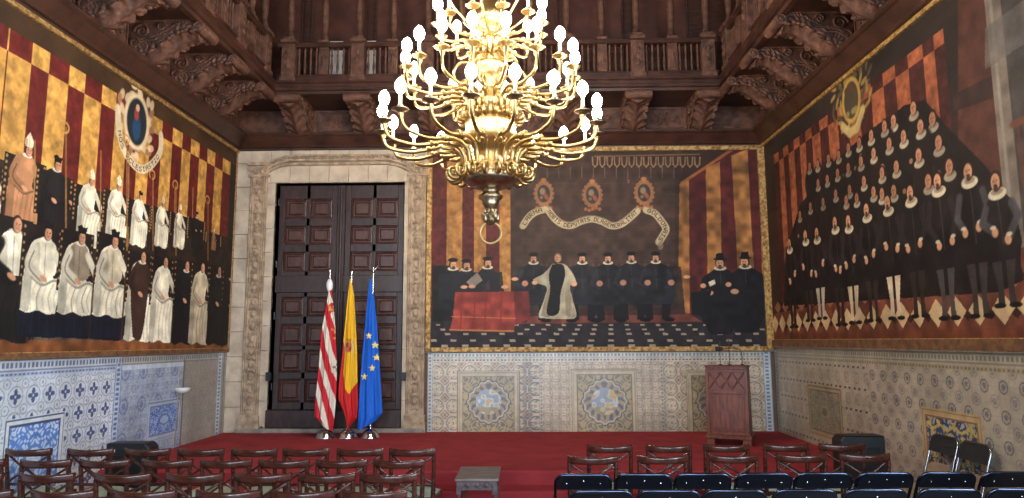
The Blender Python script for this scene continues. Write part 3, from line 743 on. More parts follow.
# ------------------------------------------------------------------ tile dados
def grid_lines(C, sz, a=.35, w_=.006, col=(110, 108, 104)):
    m = ((np.abs(((C.U/sz) % 1)-.0) < w_/sz) | (np.abs(((C.V/sz) % 1)) < w_/sz)).astype(float)
    C.put((slice(None), slice(None)), m, col, a)
def motif(C, w, cell, off, kind, blue, light, ochre=None, a=1):
    x = ((C.U[w]-off[0])/cell) % 1*2-1; y = ((C.V[w]-off[1])/cell) % 1*2-1
    r = np.hypot(x, y); th = np.arctan2(y, x)
    if kind == 'flower':
        m = (r < .26+.36*np.abs(np.cos(2*th))**1.5) & (r > .1)
        C.put(w, m.astype(float), blue, a*.9)
        C.put(w, ((np.abs(r-.8) < .05)).astype(float), np.array(blue)*.5+np.array(light)*.5, a*.8)
        rr = np.hypot(np.abs(x)-1, np.abs(y)-1)
        C.put(w, ((np.abs(rr-.38) < .05) | (rr < .12)).astype(float), np.array(blue)*.45+np.array(light)*.55, a*.8)
        C.put(w, (r < .09).astype(float), ochre or light, a)
    elif kind == 'dense':
        m = (np.abs(r-.75) < .09) | (r < .22+.2*np.abs(np.cos(4*th))) | (np.abs(np.abs(x)-np.abs(y)) < .07)
        C.put(w, m.astype(float), blue, a*.8)
        rr = np.hypot(np.abs(x)-1, np.abs(y)-1); C.put(w, (rr < .26).astype(float), ochre or blue, a*.6)
    elif kind == 'ornate':
        m = ((np.sin(11*x+1.5*np.sin(9*y))*np.sin(11*y+1.5*np.sin(9*x)) > .35) & (r > .25) & (r < .72)) | (np.abs(r-.8) < .06) | (r < .14+.08*np.cos(8*th)) | (np.abs(np.abs(x)+np.abs(y)-1.5) < .08)
        C.put(w, m.astype(float), blue, a*.85)
        rr = np.hypot(np.abs(x)-1, np.abs(y)-1); C.put(w, (rr < .3).astype(float), ochre or blue, a*.55); C.put(w, (rr < .14).astype(float), blue, a*.8)
    elif kind == 'scroll':
        m = (np.sin(9*x+3*np.sin(6*y))*np.sin(9*y+3*np.sin(6*x)) > .25)
        C.put(w, m.astype(float), blue, a*.75)
    elif kind == 'rosette':
        m = (np.abs(r-.42) < .06) | (r < .1+.16*np.abs(np.cos(4*th)))
        C.put(w, m.astype(float), blue, a*.85)
        rr = np.hypot(np.abs(x)-1, np.abs(y)-1); C.put(w, ((np.abs(rr-.2) < .05)).astype(float), blue, a*.5)
    elif kind == 'dash':
        m = (np.abs(np.abs(x)-.45) < .22) & (np.abs(y) < .09)
        C.put(w, m.astype(float), (44, 40, 40), a*.85)
        rr = np.hypot(x, np.abs(y)-1); C.put(w, ((np.abs(rr-.5) < .07)).astype(float), blue, a*.4)
def border_h(C, v0, v1, light, blue, u0=None, u1=None):
    u0 = C.u[0] if u0 is None else u0; u1 = C.u[-1] if u1 is None else u1
    w = C.win(u0, u1, v0, v1); h = v1-v0
    inn = ((C.V[w] >= v0) & (C.V[w] <= v1) & (C.U[w] >= u0) & (C.U[w] <= u1)).astype(float)
    C.put(w, inn, light)
    t = (C.V[w]-v0)/h
    C.put(w, inn*((np.abs(t-.5) < .22) & (((C.U[w]/.06) % 1) < .6)), blue, .8)
    C.put(w, inn*((t < .1) | (t > .92)), blue, .6)
def border_v(C, u0, u1, v0, v1, light, blue):
    w = C.win(u0, u1, v0, v1); inn = ((C.U[w] >= u0) & (C.U[w] <= u1) & (C.V[w] >= v0) & (C.V[w] <= v1)).astype(float)
    C.put(w, inn, light); t = (C.U[w]-u0)/(u1-u0)
    C.put(w, inn*((np.abs(t-.5) < .22) & (((C.V[w]/.06) % 1) < .6)), blue, .8)
    C.put(w, inn*((t < .12) | (t > .88)), blue, .5)
def picture(C, u0, u1, v0, v1, bg, fg, frame, line, yel=None, seed=1):
    w = C.win(u0-.1, u1+.1, v0-.1, v1+.1); U, V = C.U[w], C.V[w]
    b_ = lambda e: ((U >= u0-e) & (U <= u1+e) & (V >= v0-e) & (V <= v1+e)).astype(float)
    C.put(w, b_(.09), frame); C.put(w, b_(.075)-b_(.06), line, .8); C.put(w, b_(.02), line, .9); C.put(w, b_(0), bg)
    cu, cv = (u0+u1)/2, (v0+v1)/2; hu, hv = (u1-u0)/2, (v1-v0)/2
    x = (U-cu)/hu; y = (V-cv)/hv; ax = np.abs(x); r = np.hypot(ax, y)
    f = b_(0)*((np.sin(16*ax+3*np.sin(11*y+2*ax))*np.cos(15*y+4*np.sin(9*ax)) > .1))
    C.put(w, f, fg, .85)
    if yel is not None:
        C.put(w, b_(0)*((np.abs(r-.5-.08*np.cos(8*np.arctan2(y, x))) < .05) | ((np.abs(ax-.78-.05*np.sin(9*y)) < .04)) | ((np.abs(y+.8-.05*np.sin(9*x)) < .045)) | ((np.abs(y-.75-.06*np.sin(11*x)) < .045)) | ((r > .6) & (np.sin(10*x)*np.sin(9*y) > .75))), yel, .85)
        C.put(w, b_(0)*(r < .34), fg, .7); C.put(w, b_(0)*(r < .2), line, .6)
    else:
        C.put(w, b_(0)*(r < .3), np.array(fg)*1.02, .8); C.put(w, b_(0)*((np.abs(r-.36) < .05)), bg, .9)
ZS = .35
def tiles_back():
    C = Canvas(-1.66, 4.12, ZS, 1.66, .0095, .009, (190, 172, 144))
    a = (slice(None), slice(None)); bl, oc, lt = (98, 98, 108), (166, 122, 78), (196, 178, 150)
    qx = lambda x: at(420+x/2.845, 400, Y=YB).x
    secs = [(24, 350, 'ornate', .28), (350, 690, 'ornate', .14), (690, 1000, 'ornate', .28)]
    for x0, x1, k, c in secs:
        w = C.win(qx(x0), qx(x1), ZS, 1.66); motif(C, w, c, (qx(x0), ZS), k, bl, lt, oc, .85)
    w = C.win(qx(280), qx(345), ZS, 1.5); motif(C, w, .28, (qx(280)+.14, ZS), 'ornate', (80, 82, 96), lt, oc, .8)
    grid_lines(C, .14, .3)
    border_h(C, 1.57, 1.66, (190, 186, 172), (96, 102, 112))
    border_h(C, 1.50, 1.56, (186, 176, 156), (70, 76, 96))
    for x in (345, 690): border_v(C, qx(x)-.03, qx(x)+.03, ZS, 1.5, (176, 166, 146), (104, 104, 110))
    border_v(C, 3.98, 4.12, ZS, 1.66, (182, 186, 186), (84, 100, 124)); border_v(C, -1.66, -1.57, ZS, 1.66, (182, 180, 170), (96, 104, 120))
    for cx, hw in ((195, 70), (525, 74), (848, 70)):
        u = qx(cx); h = hw/2.845*12.2/700; v = .87
        wv = C.win(u-h-.12, u+h+.12, ZS, v+h+.14); U, V = C.U[wv], C.V[wv]
        b_ = lambda e: ((np.abs(U-u) <= h+e) & (V <= v+h+e-.04)).astype(float)
        C.put(wv, b_(.1), (178, 164, 138)); C.put(wv, b_(.1)-b_(.085), (120, 96, 66), .9); C.put(wv, b_(.07)-b_(.055), (120, 112, 100), .7); C.put(wv, b_(.01), (120, 100, 70)); C.put(wv, b_(-.005), (164, 146, 108))
        x = np.abs(U-u)/h; y = (V-v+.03)/h; r = np.hypot(x, y); th = np.arctan2(y, x)
        C.put(wv, b_(-.005)*((np.sin(15*x+4*np.sin(9*y))*np.cos(14*y+4*np.sin(9*x))) > .2), (90, 92, 100), .7)
        rr = .78+.03*np.cos(16*th)+.03*np.cos(4*th)
        C.put(wv, b_(-.005)*(r < rr+.05), (74, 78, 90), .8); C.put(wv, b_(-.005)*(r < rr), (180, 172, 154), 1); C.put(wv, b_(-.005)*(r < rr-.045), (150, 132, 104), .9); C.put(wv, b_(-.005)*(r < rr-.09)*(np.sin(14*th+9*r) > 0), (80, 86, 104), .8)
        C.put(wv, b_(-.005)*(r < .5), (176, 182, 184)); n = vn(U, V, 14, 4)
        C.put(wv, b_(-.005)*(r < .5)*(n > .55), (124, 134, 146), .7); C.put(wv, b_(-.005)*(r < .5)*(n < .3), (190, 152, 88), .8)
        C.put(wv, b_(-.005)*(r < .5)*(y < -.2)*(n > .4), (150, 130, 84), .7)
    finish(C, 41, .13); return C
def tiles_left():
    C = Canvas(4.2, 11.97, .0, 1.69, .0095, .009, (186, 196, 206))
    q = lambda x, y=400: at(x, y, X=XL+.02).y
    bl, lt = (52, 70, 118), (196, 204, 208)
    uA, uB, uC = q(115), q(183), q(224)
    wA = C.win(4.2, uA, 0, 1.5); C.put(wA, np.ones(C.U[wA].shape), (196, 202, 206)); motif(C, wA, .255, (q(16)-.1275, 1.32-.1275), 'flower', bl, lt)
    w = C.win(uA, uB, 0, 1.5); C.put(w, np.ones(C.U[w].shape), (168, 176, 188)); motif(C, w, .1275, (uA, 0), 'ornate', (84, 100, 140), lt, None, .6); motif(C, w, .42, (uA, 0), 'rosette', (70, 88, 136), lt, None, .6)
    w = C.win(uB, 11.97, 0, 1.69); C.put(w, np.ones(C.U[w].shape), (160, 152, 140)); motif(C, w, .14, (uB, 0), 'dense', (112, 112, 118), lt, (120, 110, 96), .6)
    grid_lines(C, .1275, .25)
    border_h(C, 1.57, 1.69, (190, 196, 200), (64, 76, 108), 4.2, uA+.1); border_h(C, 1.52, 1.56, (160, 172, 196), (60, 76, 120), 4.2, uA)
    border_h(C, 1.57, 1.69, (168, 168, 160), (84, 84, 92), uA+.1, 11.97)
    border_v(C, uA-.02, uA+.12, 0, 1.6, (178, 190, 206), (70, 88, 132))
    C.line([(uB, 0), (uB, 1.6)], .02, (92, 80, 70), .9); C.line([(q(198), 0), (q(198), 1.6)], .012, (176, 160, 140), .6)
    border_v(C, 11.6, 11.78, 0, 1.69, (196, 204, 212), (76, 90, 120)); C.line([(11.85, 0), (11.85, 1.69)], .02, (100, 96, 92), .8)
    picture(C, q(14), q(62), .35, 1.02, (84, 124, 188), (200, 214, 228), (200, 206, 208), (52, 60, 96), seed=2)
    picture(C, q(152), q(179), .60, .97, (72, 104, 170), (176, 190, 208), (170, 180, 192), (90, 104, 140), seed=3)
    finish(C, 51, .12); return C
def tiles_right():
    C = Canvas(-11.97, -4.2, .0, 1.73, .0095, .009, (166, 152, 132))
    q = lambda x, y=400: -at(x, y, X=XR-.02).y
    bl, lt = (74, 76, 92), (178, 160, 134)
    uA = q(868)
    w = C.win(-11.97, uA, 0, 1.6); motif(C, w, .27, (-11.9, .02), 'dash', (124, 104, 84), lt, None, .9); motif(C, w, .27, (-11.9, .15), 'rosette', (136, 116, 94), lt, None, .5)
    w = C.win(uA, -4.2, 0, 1.6); motif(C, w, .26, (uA, 0), 'rosette', bl, lt, None, .85)
    w = C.win(uA, -4.2, 0, 1.6); motif(C, w, .26, (uA+.13, .13), 'rosette', (110, 104, 106), lt, None, .55)
    grid_lines(C, .13, .22)
    border_h(C, 1.62, 1.73, (160, 150, 128), (92, 88, 82)); border_h(C, 1.55, 1.6, (158, 142, 112), (100, 92, 82))
    border_v(C, -11.97, -11.8, 0, 1.73, (150, 146, 134), (90, 96, 104))
    picture(C, q(810), q(838), .58, 1.12, (116, 110, 98), (150, 140, 112), (160, 138, 104), (100, 84, 66), (140, 124, 84), 4)
    picture(C, q(924), q(973), .36, 1.06, (54, 62, 90), (168, 168, 156), (176, 148, 104), (128, 88, 58), (196, 164, 72), 5)
    finish(C, 61, .14); return C
struct(tiles_back().mesh('trim_1', 'B', YB-.012, M['tiles']), 'patterned glazed tile dado with three cartouches below the central painting', 'tile dado')
struct(tiles_left().mesh('trim_2', 'L', XL+.012, M['tiles']), 'blue and white glazed tile dado along the left wall', 'tile dado')
struct(tiles_right().mesh('trim_3', 'R', XR-.012, M['tiles']), 'beige glazed tile dado along the right wall', 'tile dado')
b = MB().box(-1.7, XR, YB-.04, YB, 1.655, 1.70).box(XL, XL+.05, 4.2, YB-.02, 1.685, 1.715).box(XR-.05, XR, 4.2, YB-.02, 1.725, 1.75)
struct(b.build('trim_4', M['step'], bevel=.006), 'grey stone ledge between the tile dado and the paintings', 'ledge')

# ------------------------------------------------------------------ stage
b = MB()
SY = 8.46
prof = [(SY, ZS), (SY-.02, ZS-.02), (SY-.02, .19), (SY-.36, .19), (SY-.38, .17), (SY-.38, 0), (YB-.001, 0), (YB-.001, ZS)]
b.prism(prof, XL+.02, XR-.02, 'x')
tag(b.build('stage_platform', M['carpet']), 'wide low stage covered in red carpet with one step along its front', 'stage')

# ------------------------------------------------------------------ stone surround and door
def surround():
    t = empty('trim_10', (-3.2, YB-.02, ZS))
    tag(t, 'carved pale stone surround with fluted sides and flat arch around the door', 'door surround', None, 'structure')
    off = Vector((3.2, -(YB-.02), -ZS))
    T = Matrix.Translation(off)
    yf = YB-.06
    b = MB()
    # plain ashlar skin, blocks
    def blocks(x0, x1, z0, z1, hh=.42):
        z = z0; k = 0
        while z < z1-.01:
            zz = min(z+hh, z1); d = .006*((k*7) % 3)
            b.box(x0, x1, yf-d, YB, z, zz-.006, 0, T); z = zz; k += 1
    blocks(-5.08, -4.80, ZS, 5.2)
    blocks(-4.50, DX0, ZS+.1, DZ1); blocks(DX1, -2.02, ZS+.1, DZ1)
    # lintel voussoirs
    n = 9
    for k in range(n):
        x0 = -4.80+k*(3.10/n); b.box(x0, x0+3.10/n-.006, yf-.004*(k % 2), YB, DZ1, 5.2, 0, T)
    b.box(DX0-.02, DX1+.02, YB, YB+.16, DZ1, DZ1+.05, 0, T).box(DX0-.06, DX0, YB-.05, YB+.2, ZS, DZ1, 0, T).box(DX1, DX1+.06, YB-.05, YB+.2, ZS, DZ1, 0, T)
    b.build('ashlar', M['stone'], t, bevel=.006)
    for (x0, x1) in ((-4.80, -4.50), (-2.02, -1.71)):
        b = MB()
        b.box(x0, x1, yf-.02, YB, ZS, 4.72, 0, T)
        for xx in (x0+.02, x0+.055, x1-.055, x1-.02): b.tube([(xx, yf-.025, ZS+.3), (xx, yf-.025, 4.72)], .014, 6, 0, T)
        b.box(x0-.03, x1+.03, yf-.06, YB, ZS, ZS+.16, 0, T).box(x0-.02, x1+.02, yf-.045, YB, ZS+.16, ZS+.28, 0, T)
        xm = (x0+x1)/2; z = ZS+.4; k = 0
        while z < 4.65:
            if k % 2: b.ell((xm, yf-.03, z), (.05, .03, .06), 8, 6, 0, T)
            else:
                b.ell((xm-.04, yf-.03, z), (.028, .025, .05), 6, 5, 0, T, Matrix.Rotation(.6, 3, 'Y')); b.ell((xm+.04, yf-.03, z), (.028, .025, .05), 6, 5, 0, T, Matrix.Rotation(-.6, 3, 'Y'))
                b.ell((xm, yf-.035, z), (.02, .02, .03), 6, 5, 0, T)
            z += .105; k += 1
        b.build('pilaster', M['stoned'], t)
        b = MB()
        b.box(x0-.03, x1+.03, yf-.06, YB, 4.72, 4.76, 0, T).box(x0-.04, x1+.04, yf-.08, YB, 4.92, 4.98, 0, T).box(x0, x1, yf-.04, YB, 4.76, 4.92, 0, T)
        for s in (-1, 1):
            sp = [(xm+s*(.13+.055*(1-k/22)*math.cos(k*.55)), yf-.06, 4.85+.055*(1-k/22)*math.sin(k*.55)) for k in range(20)]
            b.tube(sp, .014, 6, 0, T)
            b.ell((xm+s*.06, yf-.06, 4.83), (.03, .03, .06), 8, 6, 0, T)
        b.build('capital', M['stoned'], t)
    # arch mouldings
    for r_, dz, k_ in ((.03, 0, 0), (.022, .075, 1), (.03, -.07, 2)):
        b = MB(); P = []
        for k in range(41):
            s = k/40; x = -4.66+2.81*s; e = abs(2*s-1)
            z = 5.02+dz - .26*max(0, (e-.55)/.45)**2.2*1.0
            P.append((x, yf-.03, z))
        b.tube(P, r_, 8, 0, T)
        if k_ == 0:
            for k in range(2, 39): b.ell((P[k][0], yf-.055, P[k][2]+.035), (.02, .02, .02), 6, 5, 0, T)
        b.build('arch_moulding', M['stoned'], t)
    b = MB().box(-4.85, -1.7, YB-.16, YB, ZS, ZS+.07, 0, T)
    b.build('threshold', M['step'], t, bevel=.01)
surround()
def door():
    ox, oy, oz = (DX0+DX1)/2, YB+.12, DZ0
    t = empty('door_1', (ox, oy, oz)); t['kind'] = 'structure'
    tag(t, 'tall dark wooden double door with square raised panels behind the flags', 'door')
    mid = (DX0+DX1)/2-.0
    zs = [at(340, y, Y=YB+.1).z for y in (402, 379, 372, 350, 345, 324, 316, 297, 271, 252, 244, 226, 218, 199)]
    for side, (a, c) in enumerate(((DX0+.03, mid-.07), (mid+.07, DX1-.03))):
        b = MB()
        b.box(a, c, .02, .09, DZ0-oz, DZ1-oz-.02, 0, Matrix.Translation((-ox, 0, 0)))
        w_ = c-a; m_ = .10; cw = (w_-2*m_-.07)/2
        # stiles and rails proud of the back board
        T = Matrix.Translation((-ox, 0, -oz))
        b.box(a, a+m_, -.03, .03, DZ0, DZ1-.02, 0, T).box(c-m_, c, -.03, .03, DZ0, DZ1-.02, 0, T).box(a+m_+cw, a+m_+cw+.07, -.03, .03, DZ0, DZ1-.02, 0, T)
        lev = [(DZ0, zs[0])]+[(zs[i], zs[i+1]) for i in range(1, 13, 2)]+[(zs[13], DZ1-.02)]
        for z0, z1 in lev: b.box(a+m_, c-m_, -.03, .03, z0, z1, 0, T)
        b.box(a-.02, c+.0, -.06, 0, zs[7]+.08, zs[8]-.08, 0, T)
        leaf = b.build('door_leaf', M['door'], t, bevel=.008)
        for i in range(0, 14, 2):
            for cxx in (a+m_, a+m_+cw+.07):
                p = MB(); z0, z1 = zs[i], zs[i+1]
                x0, x1 = cxx, cxx+cw
                def fr(e, y): return [(x0+e, y, z0+e), (x1-e, y, z0+e), (x1-e, y, z1-e), (x0+e, y, z1-e)]
                L = fr(.0, .0)+fr(.025, -.012)+fr(.04, .012)+fr(.055, .012)+fr(.085, -.02)
                fs = [(4*k+j, 4*k+(j+1) % 4, 4*k+4+(j+1) % 4, 4*k+4+j) for k in range(4) for j in range(4)]+[(16, 17, 18, 19)]
                p.add(L, fs, 0, False, T)
                o = p.build('panel', M['doorp'], leaf)
    b = MB(); T = Matrix.Translation((-ox, 0, -oz))
    b.box(mid-.07, mid+.07, -.05, .06, DZ0, DZ1-.02, 0, T).tube([(mid, -.05, DZ0+.3), (mid, -.05, DZ1-.1)], .03, 8, 0, T)
    b.build('astragal', M['door'], t, bevel=.01)
    b = MB().box(DX0-.02, DX1+.0, -.2, .02, DZ0-.0, DZ0+.3, 0, T)
    b.build('kickboard', M['door'], t, bevel=.015)
    for z in (1.1, 2.3, 3.2, 4.3):
        for x in (DX0+.02, DX1-.02):
            MB().tube([(x, -.05, z-.06), (x, -.05, z+.06)], .018, 8, 0, T).build('hinge', M['black'], t)
    for x in (mid-.17, mid+.17):
        MB().lathe([(0.001, 0), (.03, .005), (.022, .02), (.012, .04), (.02, .055), (.001, .065)], 10, 0, T @ Matrix.Translation((x, -.03, 1.55)) @ Matrix.Rotation(R(90), 4, 'X')).build('door_knob', M['bronze'], t)
door()
for px, nm in ((268.8, 'left'), (403.5, 'right')):
    p = at(px, 376.5, Y=YB-.1)
    b = MB().box(-.042, .042, -.03, .03, -.07, .07).box(-.03, .03, -.036, -.03, -.055, .02).lathe([(.012, -.002), (.012, .004)], 10, 0, Matrix.Translation((0, -.032, .045)) @ Matrix.Rotation(R(90), 4, 'X'))
    o = b.build('door_intercom', M['black'], None, bevel=.004); o.location = (p.x, YB-.114, p.z)
    tag(o, 'small black box on the stone just %s of the door' % nm, 'box', 'small black boxes beside the door')

# ------------------------------------------------------------------ cornice, corbels, galleries
def sweep(name, prof, m, label, bevel=0):
    """profile (distance from the wall, height) carried round left, back and right walls with mitred corners"""
    b = MB(); n = len(prof)
    rings = []
    for corner in range(4):
        ring = []
        for d, z in prof:
            ring.append({0: (XL+d, 4.2, z), 1: (XL+d, YB-d, z), 2: (XR-d, YB-d, z), 3: (XR-d, 4.2, z)}[corner])
        rings.append(ring)
    vs = [p for r_ in rings for p in r_]
    fs = [(c*n+i, c*n+(i+1) % n, (c+1)*n+(i+1) % n, (c+1)*n+i) for c in range(3) for i in range(n)]
    fs += [tuple(range(n)), tuple(range(3*n, 4*n))]
    b.add(vs, fs)
    return struct(b.build(name, m), label, 'moulding')
sweep('trim_5', [(0, 5.21), (.05, 5.21), (.06, 5.24), (.10, 5.25), (.12, 5.28), (.22, 5.40), (.25, 5.41), (.27, 5.43), (.27, 5.46), (.24, 5.475), (0, 5.48)], M['woodh'], 'broad dark wooden cornice running above the paintings')
PD = 1.0
sweep('trim_6', [(0, 5.93), (PD-.12, 5.93), (PD-.12, 5.90), (PD-.04, 5.90), (PD-.02, 5.94), (PD+.02, 5.95), (PD+.02, 6.0), (PD-.02, 6.02), (PD-.02, 6.07), (PD+.01, 6.09), (PD+.01, 6.12), (0, 6.12)], M['woodh'], 'wooden gallery floor slab with moulded edge carried by corbels')
# carved frieze on the walls between corbels
b = MB()
b.box(XL+.02, XR-.02, YB-.04, YB, 5.47, 5.94).box(XL, XL+.04, 4.2, YB-.02, 5.47, 5.94).box(XR-.04, XR, 4.2, YB-.02, 5.47, 5.94)
CX = [-3.9+1.155*k for k in range(7)]
CY = [10.68-1.05*k for k in range(6)]
def frieze_panel(b, T):
    b.box(-.33, .33, -.02, 0, .05, .07, 0, T).box(-.33, .33, -.02, 0, .38, .40, 0, T).box(-.33, -.31, -.02, 0, .05, .4, 0, T).box(.31, .33, -.02, 0, .05, .4, 0, T)
    for s in (-1, 1):
        sp = [(s*(.15+(.09*(1-k/26))*math.cos(k*.5)), -.01, .22+.09*(1-k/26)*math.sin(k*.5)) for k in range(22)]
        b.tube(sp, .014, 5, 0, T)
        b.ell((s*.05, -.01, .3), (.02, .015, .05), 6, 5, 0, T, Matrix.Rotation(.7*s, 3, 'Y')); b.ell((s*.05, -.01, .14), (.02, .015, .05), 6, 5, 0, T, Matrix.Rotation(-.7*s, 3, 'Y'))
    b.ell((0, -.01, .22), (.04, .02, .04), 8, 6, 0, T)
for k in range(6): frieze_panel(b, Matrix.Translation(((CX[k]+CX[k+1])/2, YB-.04, 5.5)))
for k in range(5):
    frieze_panel(b, Matrix.Translation((XL+.04, (CY[k]+CY[k+1])/2, 5.5)) @ Matrix.Rotation(R(90), 4, 'Z'))
    frieze_panel(b, Matrix.Translation((XR-.04, (CY[k]+CY[k+1])/2, 5.5)) @ Matrix.Rotation(R(-90), 4, 'Z'))
struct(b.build('trim_7', M['carved']), 'carved wooden frieze panels between the corbels', 'frieze')

def make_corbel():
    """wall at y=0, projects to -y; width along x"""
    t = empty('carved_corbel')
    rr = random.Random(5)
    prof = [(0, .47), (-.90, .47), (-.93, .44), (-.93, .36), (-.84, .34), (-.72, .36), (-.60, .30), (-.48, .20), (-.36, .11), (-.26, .04), (-.16, .01), (-.05, .0), (0, 0)]
    b = MB().prism(prof, -.17, .17, 'x')
    b.box(-.2, .2, -.93, 0, .45, .475)
    b.build('bracket', M['carved'], t, bevel=.01)
    b = MB()
    b.tube([(-.21, -.93, .37), (.21, -.93, .37)], .075, 14)
    for s in (-1, 1):
        b.tube([(s*.212, -.93+(.065*(1-k/24))*math.cos(k*.5), .37+.065*(1-k/24)*math.sin(k*.5)) for k in range(20)], .011, 6)
        b.ell((s*.21, -.93, .37), (.02, .025, .025))
    b.build('volute', M['carved'], t)
    b = MB().tube([(-.19, -.10, .03), (.19, -.10, .03)], .055, 12)
    b.build('lower_scroll', M['carved'], t)
    # acanthus leaf lying along the underside, lobed edges, midrib and veins
    path = [(-.88, .31), (-.78, .33), (-.66, .31), (-.54, .23), (-.42, .13), (-.30, .05), (-.18, .0)]
    P = smooth_path(path, 8); nP = len(P); nS = 17; top, bot = [], []
    for i, (y, z) in enumerate(P):
        y2, z2 = P[min(i+1, nP-1)]; y1, z1 = P[max(i-1, 0)]
        tx, tz = y2-y1, z2-z1; L_ = math.hypot(tx, tz); ny, nz = tz/L_, -tx/L_
        if nz > 0: ny, nz = -ny, -nz
        f = i/(nP-1); w_ = .165+.05*abs(math.sin(f*PI*5.5))
        for j in range(nS):
            q = j/(nS-1)*2-1
            hgt = .02+.03*math.exp(-(q/.16)**2)+.022*math.cos(q*PI*1.0)+.014*math.sin(f*PI*11+abs(q)*5)*(abs(q) > .15)
            if abs(q) > .9: hgt += .02
            top.append((q*w_, y+ny*hgt, z+nz*hgt)); bot.append((q*w_*.97, y-ny*.012, z-nz*.012))
    b = MB(); n0 = nP*nS
    fs = [(i*nS+j, i*nS+j+1, (i+1)*nS+j+1, (i+1)*nS+j) for i in range(nP-1) for j in range(nS-1)]
    fs += [tuple(n0+k for k in reversed(f)) for f in list(fs)]
    for i in range(nP-1):
        for j in (0, nS-1): fs.append((i*nS+j, (i+1)*nS+j, n0+(i+1)*nS+j, n0+i*nS+j))
    for j in range(nS-1):
        for i in (0, nP-1): fs.append((i*nS+j, i*nS+j+1, n0+i*nS+j+1, n0+i*nS+j))
    b.add(top+bot, fs, 0, True)
    # curled leaf tips hanging at the sides
    for i in range(4, nP-2, 7):
        y, z = P[i]
        for s in (-1, 1):
            b.ell((s*.185, y-.005, z+.005), (.03, .055, .028), 8, 6, 0, None, Matrix.Rotation(.5*s, 3, 'Z'))
    b.build('acanthus_leaf', M['carved'], t)
    # relief on both cheeks
    b = MB()
    for s in (-1, 1):
        xs_ = s*.172
        S = smooth_path([(-.1, .12), (-.22, .2), (-.36, .22), (-.5, .3), (-.64, .38), (-.78, .40)], 6)
        b.tube([(xs_, y, z) for y, z in S], [.022-.012*i/len(S) for i in range(len(S))], 6)
        for cy, cz, r0, d in ((-.18, .33, .10, 1), (-.43, .385, .06, -1), (-.42, .2, .06, 1), (-.62, .37, .05, 1), (-.1, .17, .07, -1)):
            b.tube([(xs_, cy+d*r0*(1-k/24)*math.cos(k*.55), cz+r0*(1-k/24)*math.sin(k*.55)) for k in range(20)], [.024-.0007*k for k in range(20)], 6)
        for i, (y, z) in enumerate(S):
            if i % 2: continue
            a = rr.uniform(-.3, .3)
            b.ell((xs_, y-.01, z+.045), (.018, .016, .05), 6, 5, 0, None, Matrix.Rotation(.8+a, 3, 'X'))
            b.ell((xs_, y+.02, z-.05), (.02, .017, .055), 6, 5, 0, None, Matrix.Rotation(-.9+a, 3, 'X'))
        for i, (y, z) in enumerate(P):
            if i % 5 == 2: b.ell((xs_, y+.01, z+.05), (.03, .034, .06), 8, 6, 0, None, Matrix.Rotation(.7+.6*math.sin(i), 3, 'X'))
    b.build('cheek_carving', M['carved'], t)
    return t
corb = make_corbel(); refresh()
first = True
def put_corbel(loc, rz, label, group):
    global first
    o = corb if first else copy_tree(corb); first = False
    o.location = loc; o.rotation_euler = (0, 0, rz); tag(o, label, 'corbel', group)
for k, x in enumerate(CX):
    put_corbel((x, YB-.04, 5.465), 0, 'carved wooden corbel, %s from the left under the back gallery' % ORD[k], 'carved corbels under the galleries')
for k, y in enumerate(CY):
    w_ = ['nearest the back corner', 'second from the back corner', 'third from the back corner', 'fourth from the back corner', 'fifth from the back corner', 'sixth from the back corner'][k]
    put_corbel((XL+.04, y, 5.465), R(90), 'leafy carved corbel on the left wall, '+w_, 'carved corbels under the galleries')
    put_corbel((XR-.04, y, 5.465), R(-90), 'leafy carved corbel on the right wall, '+w_, 'carved corbels under the galleries')

# balustrades
def baluster_mb():
    b = MB(); b.lathe([(.018, 0), (.018, .03), (.012, .05), (.022, .12), (.026, .17), (.016, .25), (.013, .32), (.022, .36), (.013, .4), (.018, .45), (.018, .48)], 8)
    return b
BALM = baluster_mb().build('baluster', M['carved']); BALMESH = BALM.data; bpy.data.objects.remove(BALM)
def balustrade(origin, rz, posts, label, x0, x1):
    t = empty('gallery_balustrade', origin, rz); tag(t, label, 'balustrade', 'balustrades of the three galleries')
    b = MB().box(x0, x1, -.07, .07, 0, .1).box(x0, x1, -.09, .05, .08, .11); b.build('bottom_rail', M['woodh'], t, bevel=.008)
    b = MB().box(x0, x1, -.09, .09, .59, .66).box(x0, x1, -.11, .07, .63, .66); b.build('handrail', M['woodh'], t, bevel=.01)
    for x in posts:
        b = MB().box(x-.11, x+.11, -.1, .1, 0, .68).box(x-.13, x+.13, -.13, .13, .66, .72).box(x-.13, x+.13, -.12, .12, 0, .08)
        b.box(x-.07, x+.07, -.115, -.1, .16, .55)
        for k in range(3): b.ell((x, -.12, .24+k*.12), (.045, .02, .05), 8, 6)
        b.build('pedestal', M['carved'], t, bevel=.006)
    for a, c in zip(posts[:-1], posts[1:]):
        m_ = (a+c)/2
        b = MB().box(m_-.08, m_+.08, -.05, .05, .1, .6).box(m_-.045, m_+.045, -.065, -.05, .17, .53).ell((m_, -.065, .35), (.03, .02, .1), 8, 6)
        b.build('rail_panel', M['carved'], t, bevel=.005)
        for lo, hi in ((a+.11, m_-.08), (m_+.08, c-.11)):
            for k in range(4):
                o = bpy.data.objects.new('baluster', BALMESH); COL.objects.link(o); o.parent = t
                o.location = (lo+(hi-lo)*(k+.5)/4, 0, .105)
    return t
GY = YB-PD+.1; GZ = 6.12
balustrade((0, GY, GZ), 0, CX, 'dark wooden balustrade of the gallery across the back wall', XL+PD, XR-PD)
sp_ = [y-8 for y in reversed(CY)]
balustrade((XL+PD-.1, 8, GZ), R(90), [p for p in sp_], 'dark wooden balustrade of the gallery along the left wall', -3.6, 2.9)
